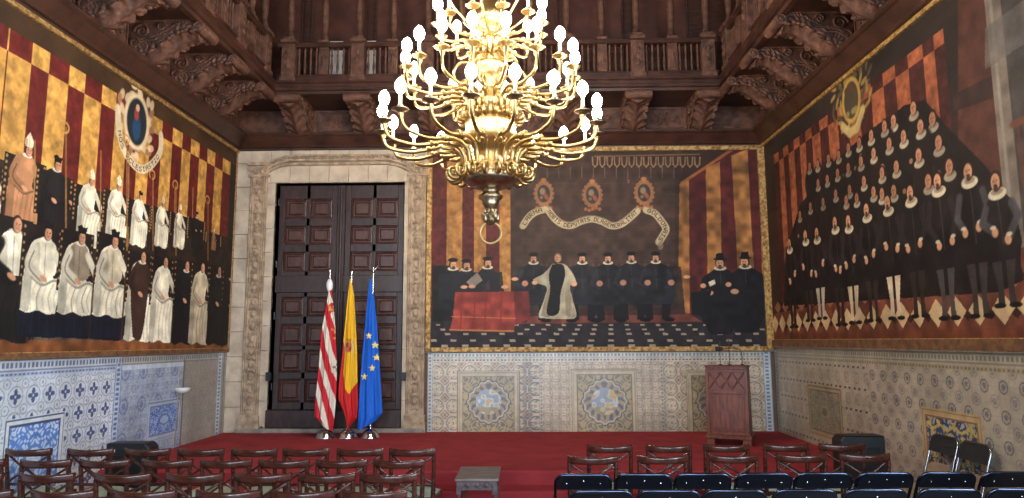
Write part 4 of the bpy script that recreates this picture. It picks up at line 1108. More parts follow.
balustrade((XR-PD+.1, 8, GZ), R(-90), [-p for p in reversed(sp_)], 'dark wooden balustrade of the gallery along the right wall', -2.9, 3.6)
# columns on the balustrades
cprof = [(.07, 0), (.07, .06), (.05, .08), (.06, .12), (.04, .16), (.055, .3), (.062, .5), (.05, .8), (.035, .95), (.055, 1.0), (.035, 1.05), (.048, 1.2), (.04, 1.7), (.035, 1.85), (.06, 1.9), (.04, 1.95), (.07, 2.05), (.075, 2.18)]
cm = MB().lathe(cprof, 12).box(-.085, .085, -.085, .085, 0, .05)
cm.build('gallery_column', M['carved']); c0 = bpy.data.objects['gallery_column']; cused = False
def put_col(loc, label):
    global cused
    o = c0 if not cused else c0.copy()
    if cused: COL.objects.link(o)
    cused = True; o.location = loc; tag(o, label, 'column', 'turned wooden columns standing on the galleries')
cxs = []
for k in range(13): cxs.append(CX[0]+k*1.155/2)
N13 = ORD+['thirteenth']
for k, x in enumerate(cxs):
    put_col((x, GY, GZ+(.72 if k % 2 == 0 else .66)), 'slender turned column, %s from the left on the back gallery' % N13[k])
for side, X in (('left', XL+PD-.1), ('right', XR-PD+.1)):
    for k in range(10):
        y = CY[0]-k*.525
        put_col((X, y, GZ+(.72 if k % 2 == 0 else .66)), 'slender turned column, %s from the back on the %s gallery' % (ORD[k], side))
# entablature over the columns, gallery ceilings
sweep('trim_8', [(0, 8.98), (PD+.0, 8.98), (PD+.0, 9.0-.08), (PD+.0, 8.98-.1), (PD-.2, 8.98-.1), (PD-.2, 8.95), (0, 8.95)], M['woodh'], 'upper beam closing the gallery under the ceiling')
b = MB().box(XL+PD-.2, XR-PD+.2, YB-PD, YB-PD+.2, 8.98-.1-.0, 9.0)
# panelled wall at the back of each gallery
b = MB()
def wall_panels(T, x0, x1, step):
    b.box(x0, x1, -.03, 0, 6.12, 8.95, 0, T)
    n = int((x1-x0)/step)
    for k in range(n):
        a = x0+k*step
        b.box(a-.04, a+.04, -.07, -.03, 6.12, 8.95, 0, T)
        b.box(a+.09, a+step-.09, -.045, -.03, 6.95, 8.1, 1, T); b.box(a+.09, a+step-.09, -.045, -.03, 6.2, 6.8, 1, T)
        pts = [(a+step/2+(step/2-.1)*math.cos(q), -.05, 8.1+.22*math.sin(q)) for q in np.linspace(0, PI, 9)]
        b.tube(pts, .03, 6, 0, T)
        for xx in (a+.09, a+step-.09): b.tube([(xx, -.05, 6.2), (xx, -.05, 8.1)], .022, 6, 0, T)
wall_panels(Matrix.Translation((0, YB, 0)), XL+.03, XR-.03, 1.155)
wall_panels(Matrix.Translation((XL, 8, 0)) @ Matrix.Rotation(R(90), 4, 'Z'), -3.8, 3.9, 1.1)
wall_panels(Matrix.Translation((XR, 8, 0)) @ Matrix.Rotation(R(-90), 4, 'Z'), -3.9, 3.8, 1.1)
struct(b.build('trim_9', [M['wood'], M['panel']]), 'dark arched wooden panelling at the back of the galleries', 'panelling')
# pale stone seen through the balusters
for i, (xa, xb) in enumerate(((324, 343), (362, 376))):
    a = at(xa, 62, Y=YB-.06).x; c = at(xb, 62, Y=YB-.06).x
    bb = MB().box(a, c, YB-.1, YB-.046, 6.15, 7.2).box(a+.04, c-.04, YB-.11, YB-.1, 6.2, 7.15)
    o = bb.build('stone_slab', M['palest'], None, bevel=.008)
    tag(o, 'pale stone slab behind the back gallery balusters, %s of the two' % ('left' if i == 0 else 'right'), 'slab', 'pale slabs behind the back balustrade')

# ------------------------------------------------------------------ chandelier
CHX, CHY = -.37, 7.5
def Zy(y): return at(490, y, Y=CHY).z
def chandelier():
    z0 = Zy(178)
    t = empty('chandelier', (CHX, CHY, z0))
    tag(t, 'huge tiered brass chandelier with lit bulbs hanging over the hall', 'chandelier')
    px = CHY/FPX*1.0
    pr = lambda L: [(r_*px, Zy(y)-z0) for r_, y in L]
    MB().lathe(pr([(3, 212), (5, 209), (7, 206), (9, 203), (8, 201), (12, 198.5), (12.5, 196), (9, 194), (8, 191), (12, 188.5), (16, 187.5), (17, 186)]), 24).lathe(pr([(17, 188), (21, 186), (27, 182), (29, 179), (28, 176), (22, 174), (16, 172)]), 28).build('lower_bowl', M['bronze'], t)
    MB().lathe(pr([(16, 173), (17, 168), (13, 162), (12, 156), (15, 150), (20, 146), (25, 141), (27, 134), (25, 127), (27, 124), (24, 121), (18, 118), (15, 112), (20, 108), (21, 104), (15, 98), (10, 92), (9, 82), (14, 77), (18, 68), (17, 62), (12, 56), (10, 50), (15, 46), (15, 42), (10, 36), (8, 31), (14, 28), (17, 21), (16, 13), (10, 7), (7, 2), (11, -2), (9, -8), (6, -20), (9, -30), (12, -40), (8, -52), (4, -60), (3, -75)]), 24).build('stem', M['brass'], t)
    # leaf mask and ring at the bottom
    b = MB(); zc = Zy(218)-z0
    b.ell((0, 0, zc), (.07, .07, .085), 12, 8)
    for k in range(8):
        a = k/8*2*PI; b.ell((.075*math.cos(a), .075*math.sin(a), zc+.02*math.sin(k*2)), (.03, .03, .05), 7, 5); b.ell((.06*math.cos(a+.4), .06*math.sin(a+.4), zc+.07), (.025, .025, .03), 7, 5)
    b.ell((0, -.085, zc), (.02, .03, .025)).ell((-.03, -.075, zc+.03), (.014, .012, .012)).ell((.03, -.075, zc+.03), (.014, .012, .012))
    b.build('lion_mask', M['bronze'], t)
    zr = Zy(233)-z0; b = MB(); b.tube([(.115*math.cos(a), 0, zr+.115*math.sin(a)) for a in np.linspace(0, 2*PI, 33)[:-1]], .013, 8, closed=True)
    b.build('pull_ring', M['brass'], t)
    MB().tube([(0, 0, Zy(-74)-z0), (0, 0, ZC-z0-.05)], .02, 10).lathe([(.02, ZC-z0-.3), (.1, ZC-z0-.15), (.13, ZC-z0-.01)], 16).build('suspension_rod', M['bronze'], t)
    arms = None
    def tier(scale, yv, rho, yc, n, off, nm):
        # volute centre height and cup height in metres
        zv = Zy(yv)-z0; zcup = Zy(yc)-z0; S = scale
        vr = .078*S; vx = .42*S
        path = [(vx+vr*(k/30)**.8*math.cos(-k*.42+2.2), zv+vr*(k/30)**.8*math.sin(-k*.42+2.2)) for k in range(5, 31)]
        e = path[-1]
        # from volute up, over and outwards
        up = [(.30*S, zv+.06*S), (.31*S, zv+.2*S), (.40*S, zv+.29*S), (.55*S, zv+.31*S), (.72*S, zv+.27*S), (.90*S, zv+.25*S), (rho-.07*S, zv+.30*S), (rho-.005, zv+.42*S), (rho, zcup)]
        # start the sweep where the spiral ends (inner side)
        P = path[:-1]+smooth_path([e]+up, 5)
        kk = len(P)
        rad = [(.012+.013*min(1, i/20))*(.5+.5*S) if i < 26 else .027*(.5+.5*S)*(1-.35*(i-26)/(kk-26)) for i in range(kk)]
        b = MB().tube([(p[0], 0, p[1]) for p in P], rad, 8)
        for fx in (.60, .66): # knuckle collars
            p = (fx*S if False else .62*S+ (fx-.6), zv+.295*S)
            b.lathe([(.02*S+.008, -.02), (.034*S+.006, 0), (.02*S+.008, .02)], 10, 0, Matrix.Translation((p[0], 0, p[1])) @ Matrix.Rotation(R(96), 4, 'Y'))
        # leaf under the arm
        b.ell((.5*S, 0, zv+.255*S), (.09*S, .022, .03*S), 8, 6); b.tube([(.27*S+.05*S*(1-k/14)*math.cos(k*.6)+.0, 0, zv+.32*S+.05*S*(1-k/14)*math.sin(k*.6)) for k in range(12)], .009, 6)
        b.ell((rho-.02, 0, zcup-.05), (.022, .022, .04), 8, 6)
        arm_mesh = b.build('arm', M['brass'], t)
        cr = .085*(.7+.3*S)
        cup = MB().lathe([(.012, zcup-.035), (.03, zcup-.03), (.045, zcup-.012), (cr, zcup-.004), (cr+.006, zcup+.006), (cr-.01, zcup+.012), (.03, zcup+.008), (.026, zcup+.03), (.03, zcup+.045), (.02, zcup+.05)], 16, 0, Matrix.Translation((rho, 0, 0))).build('drip_cup', M['bronze'] if nm == 1 else M['brass'], arm_mesh)
        sl = MB().lathe([(.017, zcup+.04), (.017, zcup+.165), (.014, zcup+.17)], 10, 0, Matrix.Translation((rho, 0, 0))).build('candle_sleeve', M['ivory'], arm_mesh)
        bu = MB().lathe([(.014, zcup+.160), (.028, zcup+.172), (.048, zcup+.198), (.057, zcup+.232), (.054, zcup+.262), (.038, zcup+.295), (.018, zcup+.318), (.001, zcup+.328)], 12, 0, Matrix.Translation((rho, 0, 0))).build('bulb', M['bulb'], arm_mesh)
        refresh()
        arm_mesh.rotation_euler = (0, 0, off-PI/2)
        for k in range(1, n):
            c = copy_tree(arm_mesh, t); c.rotation_euler = (0, 0, off-PI/2+k*2*PI/n)
    tier(1.0, 175, 1.19, 133, 18, R(-6), 1)
    tier(.78, 118, .95, 78, 18, R(-8), 2)
    tier(.52, 56, .60, 30, 12, R(15), 3)
    # scrolled crown straps between the tiers
    for k in range(6):
        b = MB(); a = k/6*2*PI+.3
        P = smooth_path([(.12, Zy(96)), (.25, Zy(82)), (.36, Zy(88)), (.42, Zy(76)), (.34, Zy(66)), (.2, Zy(64)), (.1, Zy(52))], 5)
        b.tube([(p[0]*math.cos(a), p[0]*math.sin(a), p[1]-z0) for p in P], .016, 6)
        P2 = smooth_path([(.08, Zy(34)), (.3, Zy(22)), (.46, Zy(6)), (.5, Zy(-18)), (.36, Zy(-30)), (.2, Zy(-20)), (.08, Zy(-30))], 5)
        b.tube([(p[0]*math.cos(a), p[0]*math.sin(a), p[1]-z0) for p in P2], .014, 6)
        b.build('scroll_strap', M['brass'], t)
chandelier()

# ------------------------------------------------------------------ flags
def flag(px, base_y, topy, name, label, outl, topcloth, paint, finial):
    Yf = 11.25
    bx = at(px, base_y, Y=Yf).x
    t = empty('flag_stand', (bx, Yf, ZS)); tag(t, label, 'flag', 'flags standing before the door')
    zt = at(px, topy, Y=Yf).z-ZS
    MB().lathe([(.15, 0), (.155, .015), (.14, .03), (.135, .05), (.12, .08), (.08, .12), (.04, .14), (.025, .17), (.02, .2)], 24).build('base', M['chrome'], t)
    MB().tube([(0, 0, .15), (0, 0, zt-.12)], .015, 10).build('pole', M['flagpole'], t)
    b = MB()
    if finial == 'eagle':
        b.lathe([(.02, zt-.14), (.03, zt-.12), (.012, zt-.1), (.02, zt-.07), (.005, zt-.04)], 10)
        for s in (-1, 1): b.tube([(0, 0, zt-.06), (s*.035, 0, zt-.045), (s*.07, 0, zt-.0)], [.014, .014, .004], 6)
        b.ell((0, 0, zt-.03), (.014, .014, .03))
    else:
        b.lathe([(.02, zt-.15), (.03, zt-.13), (.012, zt-.11), (.028, zt-.08), (.022, zt-.05), (.006, zt-.02), (.001, zt)], 10)
    b.build('finial', M['chrome'], t)
    # cloth as a closed, pleated body
    nv, nu = 220, 144
    L = [(at(x, y, Y=Yf).x-bx, at(x, y, Y=Yf).z-ZS) for x, y in outl[0]]; Rr = [(at(x, y, Y=Yf).x-bx, at(x, y, Y=Yf).z-ZS) for x, y in outl[1]]
    # each side runs from the top down with its own bottom height
    tt = np.linspace(0, 1, nv)
    def side(S):
        S = np.array(S); d = np.r_[0, np.cumsum(np.abs(np.diff(S[:, 1])))]; d /= d[-1]
        return np.interp(tt, d, S[:, 0]), np.interp(tt, d, S[:, 1])
    lx, lz = side(L); rx, rz = side(Rr)
    th = np.linspace(0, 2*PI, nu, endpoint=False)
    co = np.zeros((nv, nu, 3)); u = (1-np.cos(th))/2
    front = np.sin(th)
    for j in range(nv):
        w_ = rx[j]-lx[j]; g = min(1, j/nv*2.2+.15)
        x = lx[j]+w_*u; z = lz[j]+(rz[j]-lz[j])*u
        dep = .055*g+.02
        pl = (np.sin(u*17+1.5*math.sin(j*.015))*.6+np.sin(u*31+j*.01)*.3)*.028*g*np.minimum(1, np.abs(front)*3)
        y = -front*dep-np.where(front > 0, pl, -pl*.6)
        co[j, :, 0] = x; co[j, :, 1] = y; co[j, :, 2] = z
    c = paint(co[..., 0]+bx, co[..., 2]+ZS, np.tile(u, (nv, 1)), np.tile(tt[:, None], (1, nu)))
    o = raster_mesh('flag_cloth', co.reshape(-1, 3), nu, nv, c, M['flag'], t, flip=True, wrap=True, smooth=True)
    return t
def star_mask(X, Z, cx, cz, r_):
    x = X-cx; z = Z-cz; rr = np.hypot(x, z); a = np.mod(np.arctan2(x, z), 2*PI/5); a = np.abs(a-PI/5)
    # a=PI/5 at a tip
    lim = r_*.40*np.ones_like(rr); tri = r_*math.sin(R(36))*.40/(np.sin(PI-R(36)-0)*0+1)
    k = np.abs(a-PI/5)
    ri = .42*r_
    den = r_*np.sin(R(36))/1
    # line between tip (angle 0, r) and inner notch (36 deg, ri)
    x1, y1 = r_, 0; x2, y2 = ri*math.cos(R(36)), ri*math.sin(R(36))
    cr = (x1*(y2-0)-y1*x2)
    dist = (x1*y2-x2*y1)/(np.cos(k)*(y2-y1)-np.sin(k)*(x2-x1))
    return (rr < dist).astype(float)[..., None]
def mix(c, m, col): return c*(1-m)+np.array(col, float)*m
def paint_eu(X, Z, u, v):
    c = np.zeros(X.shape+(3,))+np.array((24, 92, 190.))
    for x, y in ((368.6, 335.8), (374.7, 345.2), (376.2, 357.5), (372, 368.2), (364, 376.8)):
        p = at(x, y, Y=11.17); c = mix(c, star_mask(X, Z, p.x, p.z, .062), (236, 214, 120))
    return c
def paint_es(X, Z, u, v):
    c = np.zeros(X.shape+(3,))+np.array((224, 172, 34.))
    red = (186, 30, 32)
    e1 = .35+.0*v
    P = lambda x, y: at(x, y, Y=11.17)
    # right red edge at the top
    lx = np.interp(Z, [P(0, 427).z, P(0, 400).z, P(0, 372).z, P(0, 335).z, P(0, 300).z, P(0, 282).z], [P(362, 350).x, P(358, 350).x, P(357.5, 350).x, P(355.5, 350).x, P(352.8, 350).x, P(350.2, 350).x])
    c = mix(c, (X > lx)[..., None].astype(float), red)
    lb = np.interp(Z, [P(0, 427).z, P(0, 408).z, P(0, 390).z, P(0, 375).z, P(0, 350).z, P(0, 325).z], [P(362, 350).x, P(357, 350).x, P(346.5, 350).x, P(343.5, 350).x, P(344, 350).x, P(340, 350).x])
    c = mix(c, (X < lb)[..., None].astype(float), (190, 36, 36))
    zb = P(348, 427).z; c = mix(c, ((Z < P(350, 410).z+(X-P(350, 0).x)*1.6))[..., None].astype(float), red)
    s = P(348.5, 347)
    d = np.hypot((X-s.x)/.075, (Z-s.z)/.12)
    c = mix(c, (np.hypot((X-s.x)/.055, (Z-s.z)/.085) < 1)[..., None].astype(float), (178, 120, 60))
    for sx in (-.062, .062): c = mix(c, ((np.abs(X-s.x-sx) < .012) & (np.abs(Z-s.z) < .1))[..., None].astype(float), (190, 170, 140))
    c = mix(c, ((np.abs(X-s.x) < .04) & (np.abs(Z-s.z) < .07) & (((X > s.x) ^ (Z > s.z))))[..., None].astype(float), (170, 40, 40))
    c = mix(c, ((np.abs(X-s.x) < .04) & (np.abs(Z-s.z-.11) < .02))[..., None].astype(float), (176, 120, 40))
    return c
def paint_va(X, Z, u, v):
    k = (X*5.2+Z*1.55+.25)+.06*np.sin(Z*5)
    m = ((k % 1) < .52)[..., None].astype(float)
    c = mix(np.zeros(X.shape+(3,))+np.array((214, 204, 186.)), m, (188, 34, 44))
    P = at(331, 308, Y=11.17)
    n = vn(X, Z, 22, 8)
    d = (np.hypot((X-P.x)/.05, (Z-P.z)/.09) < 1)
    c = mix(c, (d & (n > .35))[..., None].astype(float), (186, 34, 40)); c = mix(c, (d & (n > .7))[..., None].astype(float), (206, 150, 70))
    P = at(333.5, 332, Y=11.17); d = (np.hypot((X-P.x)/.045, (Z-P.z)/.12) < 1)
    c = mix(c, (d & (n > .6))[..., None].astype(float), (200, 140, 80))
    P = at(334, 367, Y=11.17); d = (np.hypot((X-P.x)/.05, (Z-P.z)/.11) < 1)
    c = mix(c, d[..., None].astype(float), (206, 196, 180)); c = mix(c, (d & (n > .62))[..., None].astype(float), (120, 110, 104))
    return c
flag(325.3, 433, 266, 'v', 'red and white striped flag with crest, leftmost of the three before the door',
     ([(329, 290), (326.5, 305), (322, 330), (319, 368), (315.5, 400), (314.5, 416), (324, 426)], [(331.5, 290), (333.5, 305), (335.5, 330), (337, 368), (336, 400), (334.5, 418), (332.5, 431)]), 0, paint_va, 'knob')
o = [x for x in bpy.data.objects if x.name.startswith('flag_stand')][0]
MB().lathe([(.02, at(330, 292, Y=11.25).z-ZS), (.05, at(330, 288, Y=11.25).z-ZS), (.055, at(330, 284, Y=11.25).z-ZS), (.04, at(330, 281, Y=11.25).z-ZS), (.02, at(330, 279, Y=11.25).z-ZS)], 14).build('ribbon_knot', M['white'], o)
flag(347.8, 433, 268, 's', 'red and yellow flag with coat of arms, middle one of the three before the door',
     ([(350, 279), (347.5, 300), (345, 330), (342, 360), (339, 386), (338.5, 398), (343, 410), (347, 421)], [(351.5, 279), (354, 295), (355.5, 320), (357, 350), (357.5, 380), (358, 405), (357, 418), (349, 428)]), 0, paint_es, 'knob')
flag(370, 433, 266, 'e', 'blue flag with gold stars, rightmost of the three before the door',
     ([(369.7, 279), (367.5, 300), (365, 330), (362, 362), (359.5, 395), (358, 420), (357.5, 431)], [(371.5, 279), (374, 296), (377, 325), (379.5, 362), (381.5, 395), (382.5, 413), (376, 421)]), 0, paint_eu, 'eagle')

# ------------------------------------------------------------------ lectern
def lectern():
    p = at(736, 446, Z=ZS); cx, cy = p.x, p.y+.25
    t = empty('lectern', (cx, cy, ZS), R(-23)); tag(t, 'reddish wooden lectern with crossed lattice front standing on the stage', 'lectern')
    H_ = at(728, 366, Y=p.y).z-ZS; w0, w1, d_ = .275, .295, .2
    sc = 1.0
    # body, a little wider at the base
    b = MB(); zb, zt = .14, H_-.05
    vs = [(-w1, -d_, zb), (w1, -d_, zb), (w1, d_, zb), (-w1, d_, zb), (-w0-.01, -d_, zt), (w0+.01, -d_, zt), (w0+.01, d_, zt), (-w0-.01, d_, zt)]
    b.add(vs, [(0, 1, 5, 4), (1, 2, 6, 5), (2, 3, 7, 6), (3, 0, 4, 7), (0, 3, 2, 1), (4, 5, 6, 7)])
    b.box(-w1, -w1+.045, -d_-.02, -d_, zb, zt).box(w1-.045, w1, -d_-.02, -d_, zb, zt)
    zl = zt-.30
    b.box(-w1+.045, w1-.045, -d_-.018, -d_, zl-.05, zl).box(-w1+.045, w1-.045, -d_-.018, -d_, zt-.04, zt).box(-w1+.045, w1-.045, -d_-.018, -d_, zb, zb+.05)
    b.build('body', M['lect'], t, bevel=.004)
    b = MB().box(-w0-.015, w0+.015, -d_-.03, d_+.02, H_-.05, H_-.015).box(-w0-.025, w0+.025, -d_-.05, d_+.03, H_-.018, H_)
    b.build('top', M['lect'], t, bevel=.005)
    b = MB(); xa, xb, za, zb2 = -w1+.05, w1-.05, zl+.02, zt-.045; n = 3; sw = (xb-xa)/n
    for k in range(n):
        x0 = xa+k*sw
        for (p0, p1) in (((x0, za), (x0+sw, zb2)), ((x0, zb2), (x0+sw, za))):
            b.tube([(p0[0], -d_-.012, p0[1]), (p1[0], -d_-.012, p1[1])], .011, 4)
    b.build('lattice', M['lect'], t)
    b = MB().box(-w1+.06, w1-.06, -d_-.008, -d_, zb+.06, zl-.06).box(-w1+.085, w1-.085, -d_-.016, -d_, zb+.09, zl-.09)
    b.build('front_panel', M['lect'], t, bevel=.006)
    b = MB().box(-w1-.03, w1+.03, -d_-.05, d_+.03, .09, .14).box(-w1-.015, w1+.015, -d_-.035, d_+.02, .14, .165).box(-w1-.02, -w1+.1, -d_-.03, d_+.03, 0, .09).box(w1-.1, w1+.02, -d_-.03, d_+.03, 0, .09)
    b.build('plinth', M['lect'], t, bevel=.006)
    z = H_
    for k, (dx, dz, kind) in enumerate(((-.10, .30, 0), (.03, .31, 0), (.21, .0, 1))):
        mb = MB().lathe([(.03, z+.001), (.03, z+.013), (.012, z+.02)], 12, 0, Matrix.Translation((dx, 0, 0)))
        if kind == 0:
            mb.tube([(dx, 0, z+.01), (dx, 0, z+.15), (dx, .01, z+.25), (dx, .015, z+dz)], .005, 6)
            mb.tube([(dx, .015, z+dz-.02), (dx, .025, z+dz+.06)], .011, 8)
        else:
            P = smooth_path([(.21, 0, z+.01), (.21, 0, z+.16), (.18, -.01, z+.23), (.1, -.02, z+.255), (.0, -.03, z+.25), (-.08, -.03, z+.245)], 5)
            mb.tube(P, .006, 6); mb.tube([(-.06, -.03, z+.245), (-.17, -.035, z+.24)], [.024, .028], 10)
        o = mb.build('gooseneck_microphone', M['black']); o.location = (cx, cy, ZS); o.rotation_euler = (0, 0, R(-10))
        tag(o, ['straight gooseneck microphone on the lectern, left one', 'straight gooseneck microphone on the lectern, middle one', 'arched gooseneck microphone with thick black head on the lectern'][k], 'microphone', 'microphones on the lectern')
lectern()

# ------------------------------------------------------------------ black boxes, wall bowl
def place_box(name, loc, rz, b, m, label, cat):
    o = b.build(name, m, None, bevel=.01); o.location = loc; o.rotation_euler = (0, 0, rz); return tag(o, label, cat)
p = at(127, 444, Z=ZS+.32)
def cabinet(px0, px1, py, Yc, flip, label):
    x0 = at(px0, py, Y=Yc-.2).x; x1 = at(px1, py, Y=Yc-.2).x; cx = (x0+x1)/2; hw = (x1-x0)/2; hz = at((px0+px1)/2, py, Y=Yc-.2).z
    t = empty('loudspeaker_cabinet', (cx, Yc, 0)); tag(t, label, 'speaker', 'black loudspeaker cabinets before the stage')
    f = -1 if flip else 1
    MB().prism([(-f*hw, 0), (f*hw, 0), (f*hw, hz-.05), (f*(hw-.05), hz), (-f*(hw-.0), hz)], -.2, .02, 'y').build('cabinet', M['blackm'], t, bevel=.012)
    MB().box(-hw+.03, hw-.06, -.215, -.2, .04, hz-.12).build('grille', M['black'], t, bevel=.004)
    if not flip: MB().box(-.17, -.13, -.208, -.2, hz-.09, hz-.06).build('badge', M['white'], t)
cabinet(106, 149, 443.5, 7.8, False, 'black loudspeaker cabinet with small white badge by the left wall tiles')
cabinet(840, 885, 436, 7.7, True, 'black loudspeaker cabinet by the right wall tiles before the stage')
p = at(181, 389, X=XL+.08)
o = MB().lathe([(.02, -.055), (.05, -.05), (.085, -.03), (.1, 0), (.105, .012), (.095, .012), (.07, -.02), (.02, -.03)], 20).box(-.09, -.02, -.03, .03, -.03, .0).build('wall_bowl', M['white'], None)
o.location = (XL+.105, p.y, p.z); tag(o, 'small white bowl shaped light fixed on the left wall tiles', 'wall light')
b = MB().tube([(0, 0, 0), (0, 0, 1.1)], .008, 6)
o = b.build('wall_conduit', M['bronze']); o.location = (XL+.02, p.y+.03, .36); tag(o, 'thin brown conduit running down the left wall tiles under the bowl light', 'conduit')

# ------------------------------------------------------------------ small carved table
def side_table():
    a = at(454.5, 480, Z=.46); c = at(498.5, 480, Z=.46); bk = at(478, 467.5, Z=.46)
    w_ = (c.x-a.x)/2; d_ = (bk.y-a.y)/2; t = empty('side_table', ((a.x+c.x)/2, (a.y+bk.y)/2, .011)); tag(t, 'small carved wooden table standing alone in the red aisle', 'table')
    MB().box(-w_, w_, -d_, d_, .435, .46).build('table_top', M['stool'], t, bevel=.006)
    b = MB(); e = .035
    for s in (-1, 1):
        b.box(-w_+e, w_-e, s*(d_-e)-.01, s*(d_-e)+.01, .345, .435); b.box(s*(w_-e)-.01, s*(w_-e)+.01, -d_+e, d_-e, .345, .435)
    b.box(-w_+e-.005, w_-e+.005, -d_+e-.018, -d_+e-.008, .345, .355).box(-w_+e-.005, w_-e+.005, -d_+e-.018, -d_+e-.008, .425, .435)
    for k in range(3):
        x = -w_*.42+k*w_*.42; y = -d_+e-.012
        b.add([(x-.035, y, .39), (x, y, .362), (x+.035, y, .39), (x, y, .418), (x, y-.014, .39)], [(0, 1, 4), (1, 2, 4), (2, 3, 4), (3, 0, 4)])
    for x in (-w_+.06, w_-.06): b.ell((x, -d_+e-.012, .39), (.012, .01, .025))
    b.build('carved_apron', M['stoold'], t)
    for sx in (-1, 1):
        for sy in (-1, 1):
            x, y = sx*(w_-e-.005), sy*(d_-e-.005)
            MB().box(x-.022, x+.022, y-.022, y+.022, .3, .44).lathe([(.012, .0), (.02, .02), (.014, .05), (.022, .1), (.012, .13), (.018, .2), (.02, .26), (.013, .29), (.02, .3)], 10, 0, None, (x, y)).build('leg', M['stoold'], t)
side_table()

# ------------------------------------------------------------------ wooden cross-back chairs
def make_wood_chair():
    t = empty('cross_back_chair')
    m = M['chair']
    n = 13; yb = lambda x: -.225-.07*(1-(x/.215)**2)
    b = MB(); vs = []
    sec = [(-.010, .806), (.010, .806), (.016, .835), (.018, .866), (.012, .874), (0, .8775), (-.010, .8755), (-.017, .869), (-.019, .860), (-.015, .835)]
    m_ = len(sec)
    for i in range(n):
        x = -.215+.43*i/(n-1); y = yb(x); e = .006*(1-(x/.215)**2)
        for dy, z in sec: vs.append((x, y+dy, z+(e*.3 if z < .82 else -e*1.7)))
    fs = [(m_*i+j, m_*i+(j+1) % m_, m_*i+m_+(j+1) % m_, m_*i+m_+j) for i in range(n-1) for j in range(m_)]
    b.add(vs, fs, 0, True); b.add(vs[:m_], [tuple(range(m_))]); b.add(vs[-m_:], [tuple(range(m_))])
    b.build('top_rail', m, t)
    for s in (-1, 1):
        MB().tube([(s*.19, -.245, 0), (s*.19, -.205, .25), (s*.19, -.195, .45), (s*.197, -.215, .65), (s*.2, -.238, .82)], [.019, .021, .022, .019, .017], 8).build('rear_leg', m, t)
        MB().tube([(s*.20, .185, 0), (s*.20, .185, .2), (s*.20, .18, .42)], [.016, .02, .023], 8).build('front_leg', m, t)
    for s in (-1, 1):
        P = [(s*(-.185+.37*k/10), -.215-.03*math.sin(PI*k/10)-.006*s, .56+.24*(k/10)) for k in range(11)]
        MB().tube(P, .0105, 6).build('cross_slat', m, t)
    MB().tube([(-.19, -.203, .545), (0, -.225, .545), (.19, -.203, .545)], .014, 6).build('lower_rail', m, t)
    b = MB().prism([(-.19, -.2), (.19, -.2), (.215, .2), (-.215, .2)], .37, .425, 'z'); b.build('seat_frame', m, t, bevel=.006)
    b = MB(); G = 8; vs = []
    for j in range(G+1):
        for i in range(G+1):
            u = i/G*2-1; v = j/G*2-1; hw = .185+.02*(v+1)/2
            vs.append((u*hw, v*.185, .428+.045*(1-u**4)*(1-v**4)))
    fs = [(j*(G+1)+i, j*(G+1)+i+1, (j+1)*(G+1)+i+1, (j+1)*(G+1)+i) for j in range(G) for i in range(G)]
    b.add(vs, fs, 0, True)
    bot = [0, G, (G+1)*(G+1)-1, (G+1)*G]
    b.add([(vs[i][0], vs[i][1], .424) for i in bot], [(0, 1, 2, 3)])
    b.build('seat_cushion', M['cush'], t)
    for s in (-1, 1): MB().tube([(s*.19, -.21, .2), (s*.2, .185, .2)], .011, 6).build('stretcher', m, t)
    MB().tube([(-.195, 0, .2), (.195, 0, .2)], .011, 6).build('stretcher', m, t)
    return t
wc = make_wood_chair(); refresh(); wused = False
rw = random.Random(9)
def put_wood(pxc, py, label, group):
    global wused
    p = at(pxc, py, Z=.873)
    o = wc if not wused else copy_tree(wc); wused = True
    o.location = (p.x, p.y+.245, 0); o.rotation_euler = (0, 0, R(rw.uniform(-1.5, 1.5))); tag(o, label, 'chair', group)
LROWS = [('front', 448.6, [-31, 27.7, 89.7, 147, 199.8, 254.4, 305.5, 359.3, 412.7]),
         ('second', 459.5, [-22, 44.7, 104.4, 166.7, 225.3, 283.4, 340.6, 399.2]),
         ('third', 473.3, [-26, 46, 121.7, 193.5, 262.2, 325.8, 388]),
         ('fourth', 490.3, [-22, 62.3, 143.6, 227.2, 301, 374.3])]
for rn, y, xs in LROWS:
    xs = [x for x in xs if x > -28]
    for k, x in enumerate(xs):
        lab = 'dark wooden cross-back chair, %s from the aisle in the %s row left of the aisle' % (ORD[len(xs)-1-k], rn)
        if x < 10: lab = 'dark wooden cross-back chair cut by the left picture edge in the %s row' % rn
        put_wood(x, y, lab, 'wooden cross-back chairs')
RROWS = [('front', [610.2, 669.3, 727, 786.5, 842], [444.6, 444.4, 444, 443.4, 443]), ('second', [593, 662, 733, 802.3, 865.4], [455.4, 455, 454, 453.4, 453])]
for rn, xs, ys in RROWS:
    for k, x in enumerate(xs):
        put_wood(x, ys[k]+.6, 'reddish wooden cross-back chair, %s from the aisle in the %s row right of the aisle' % (ORD[k], rn), 'wooden cross-back chairs')

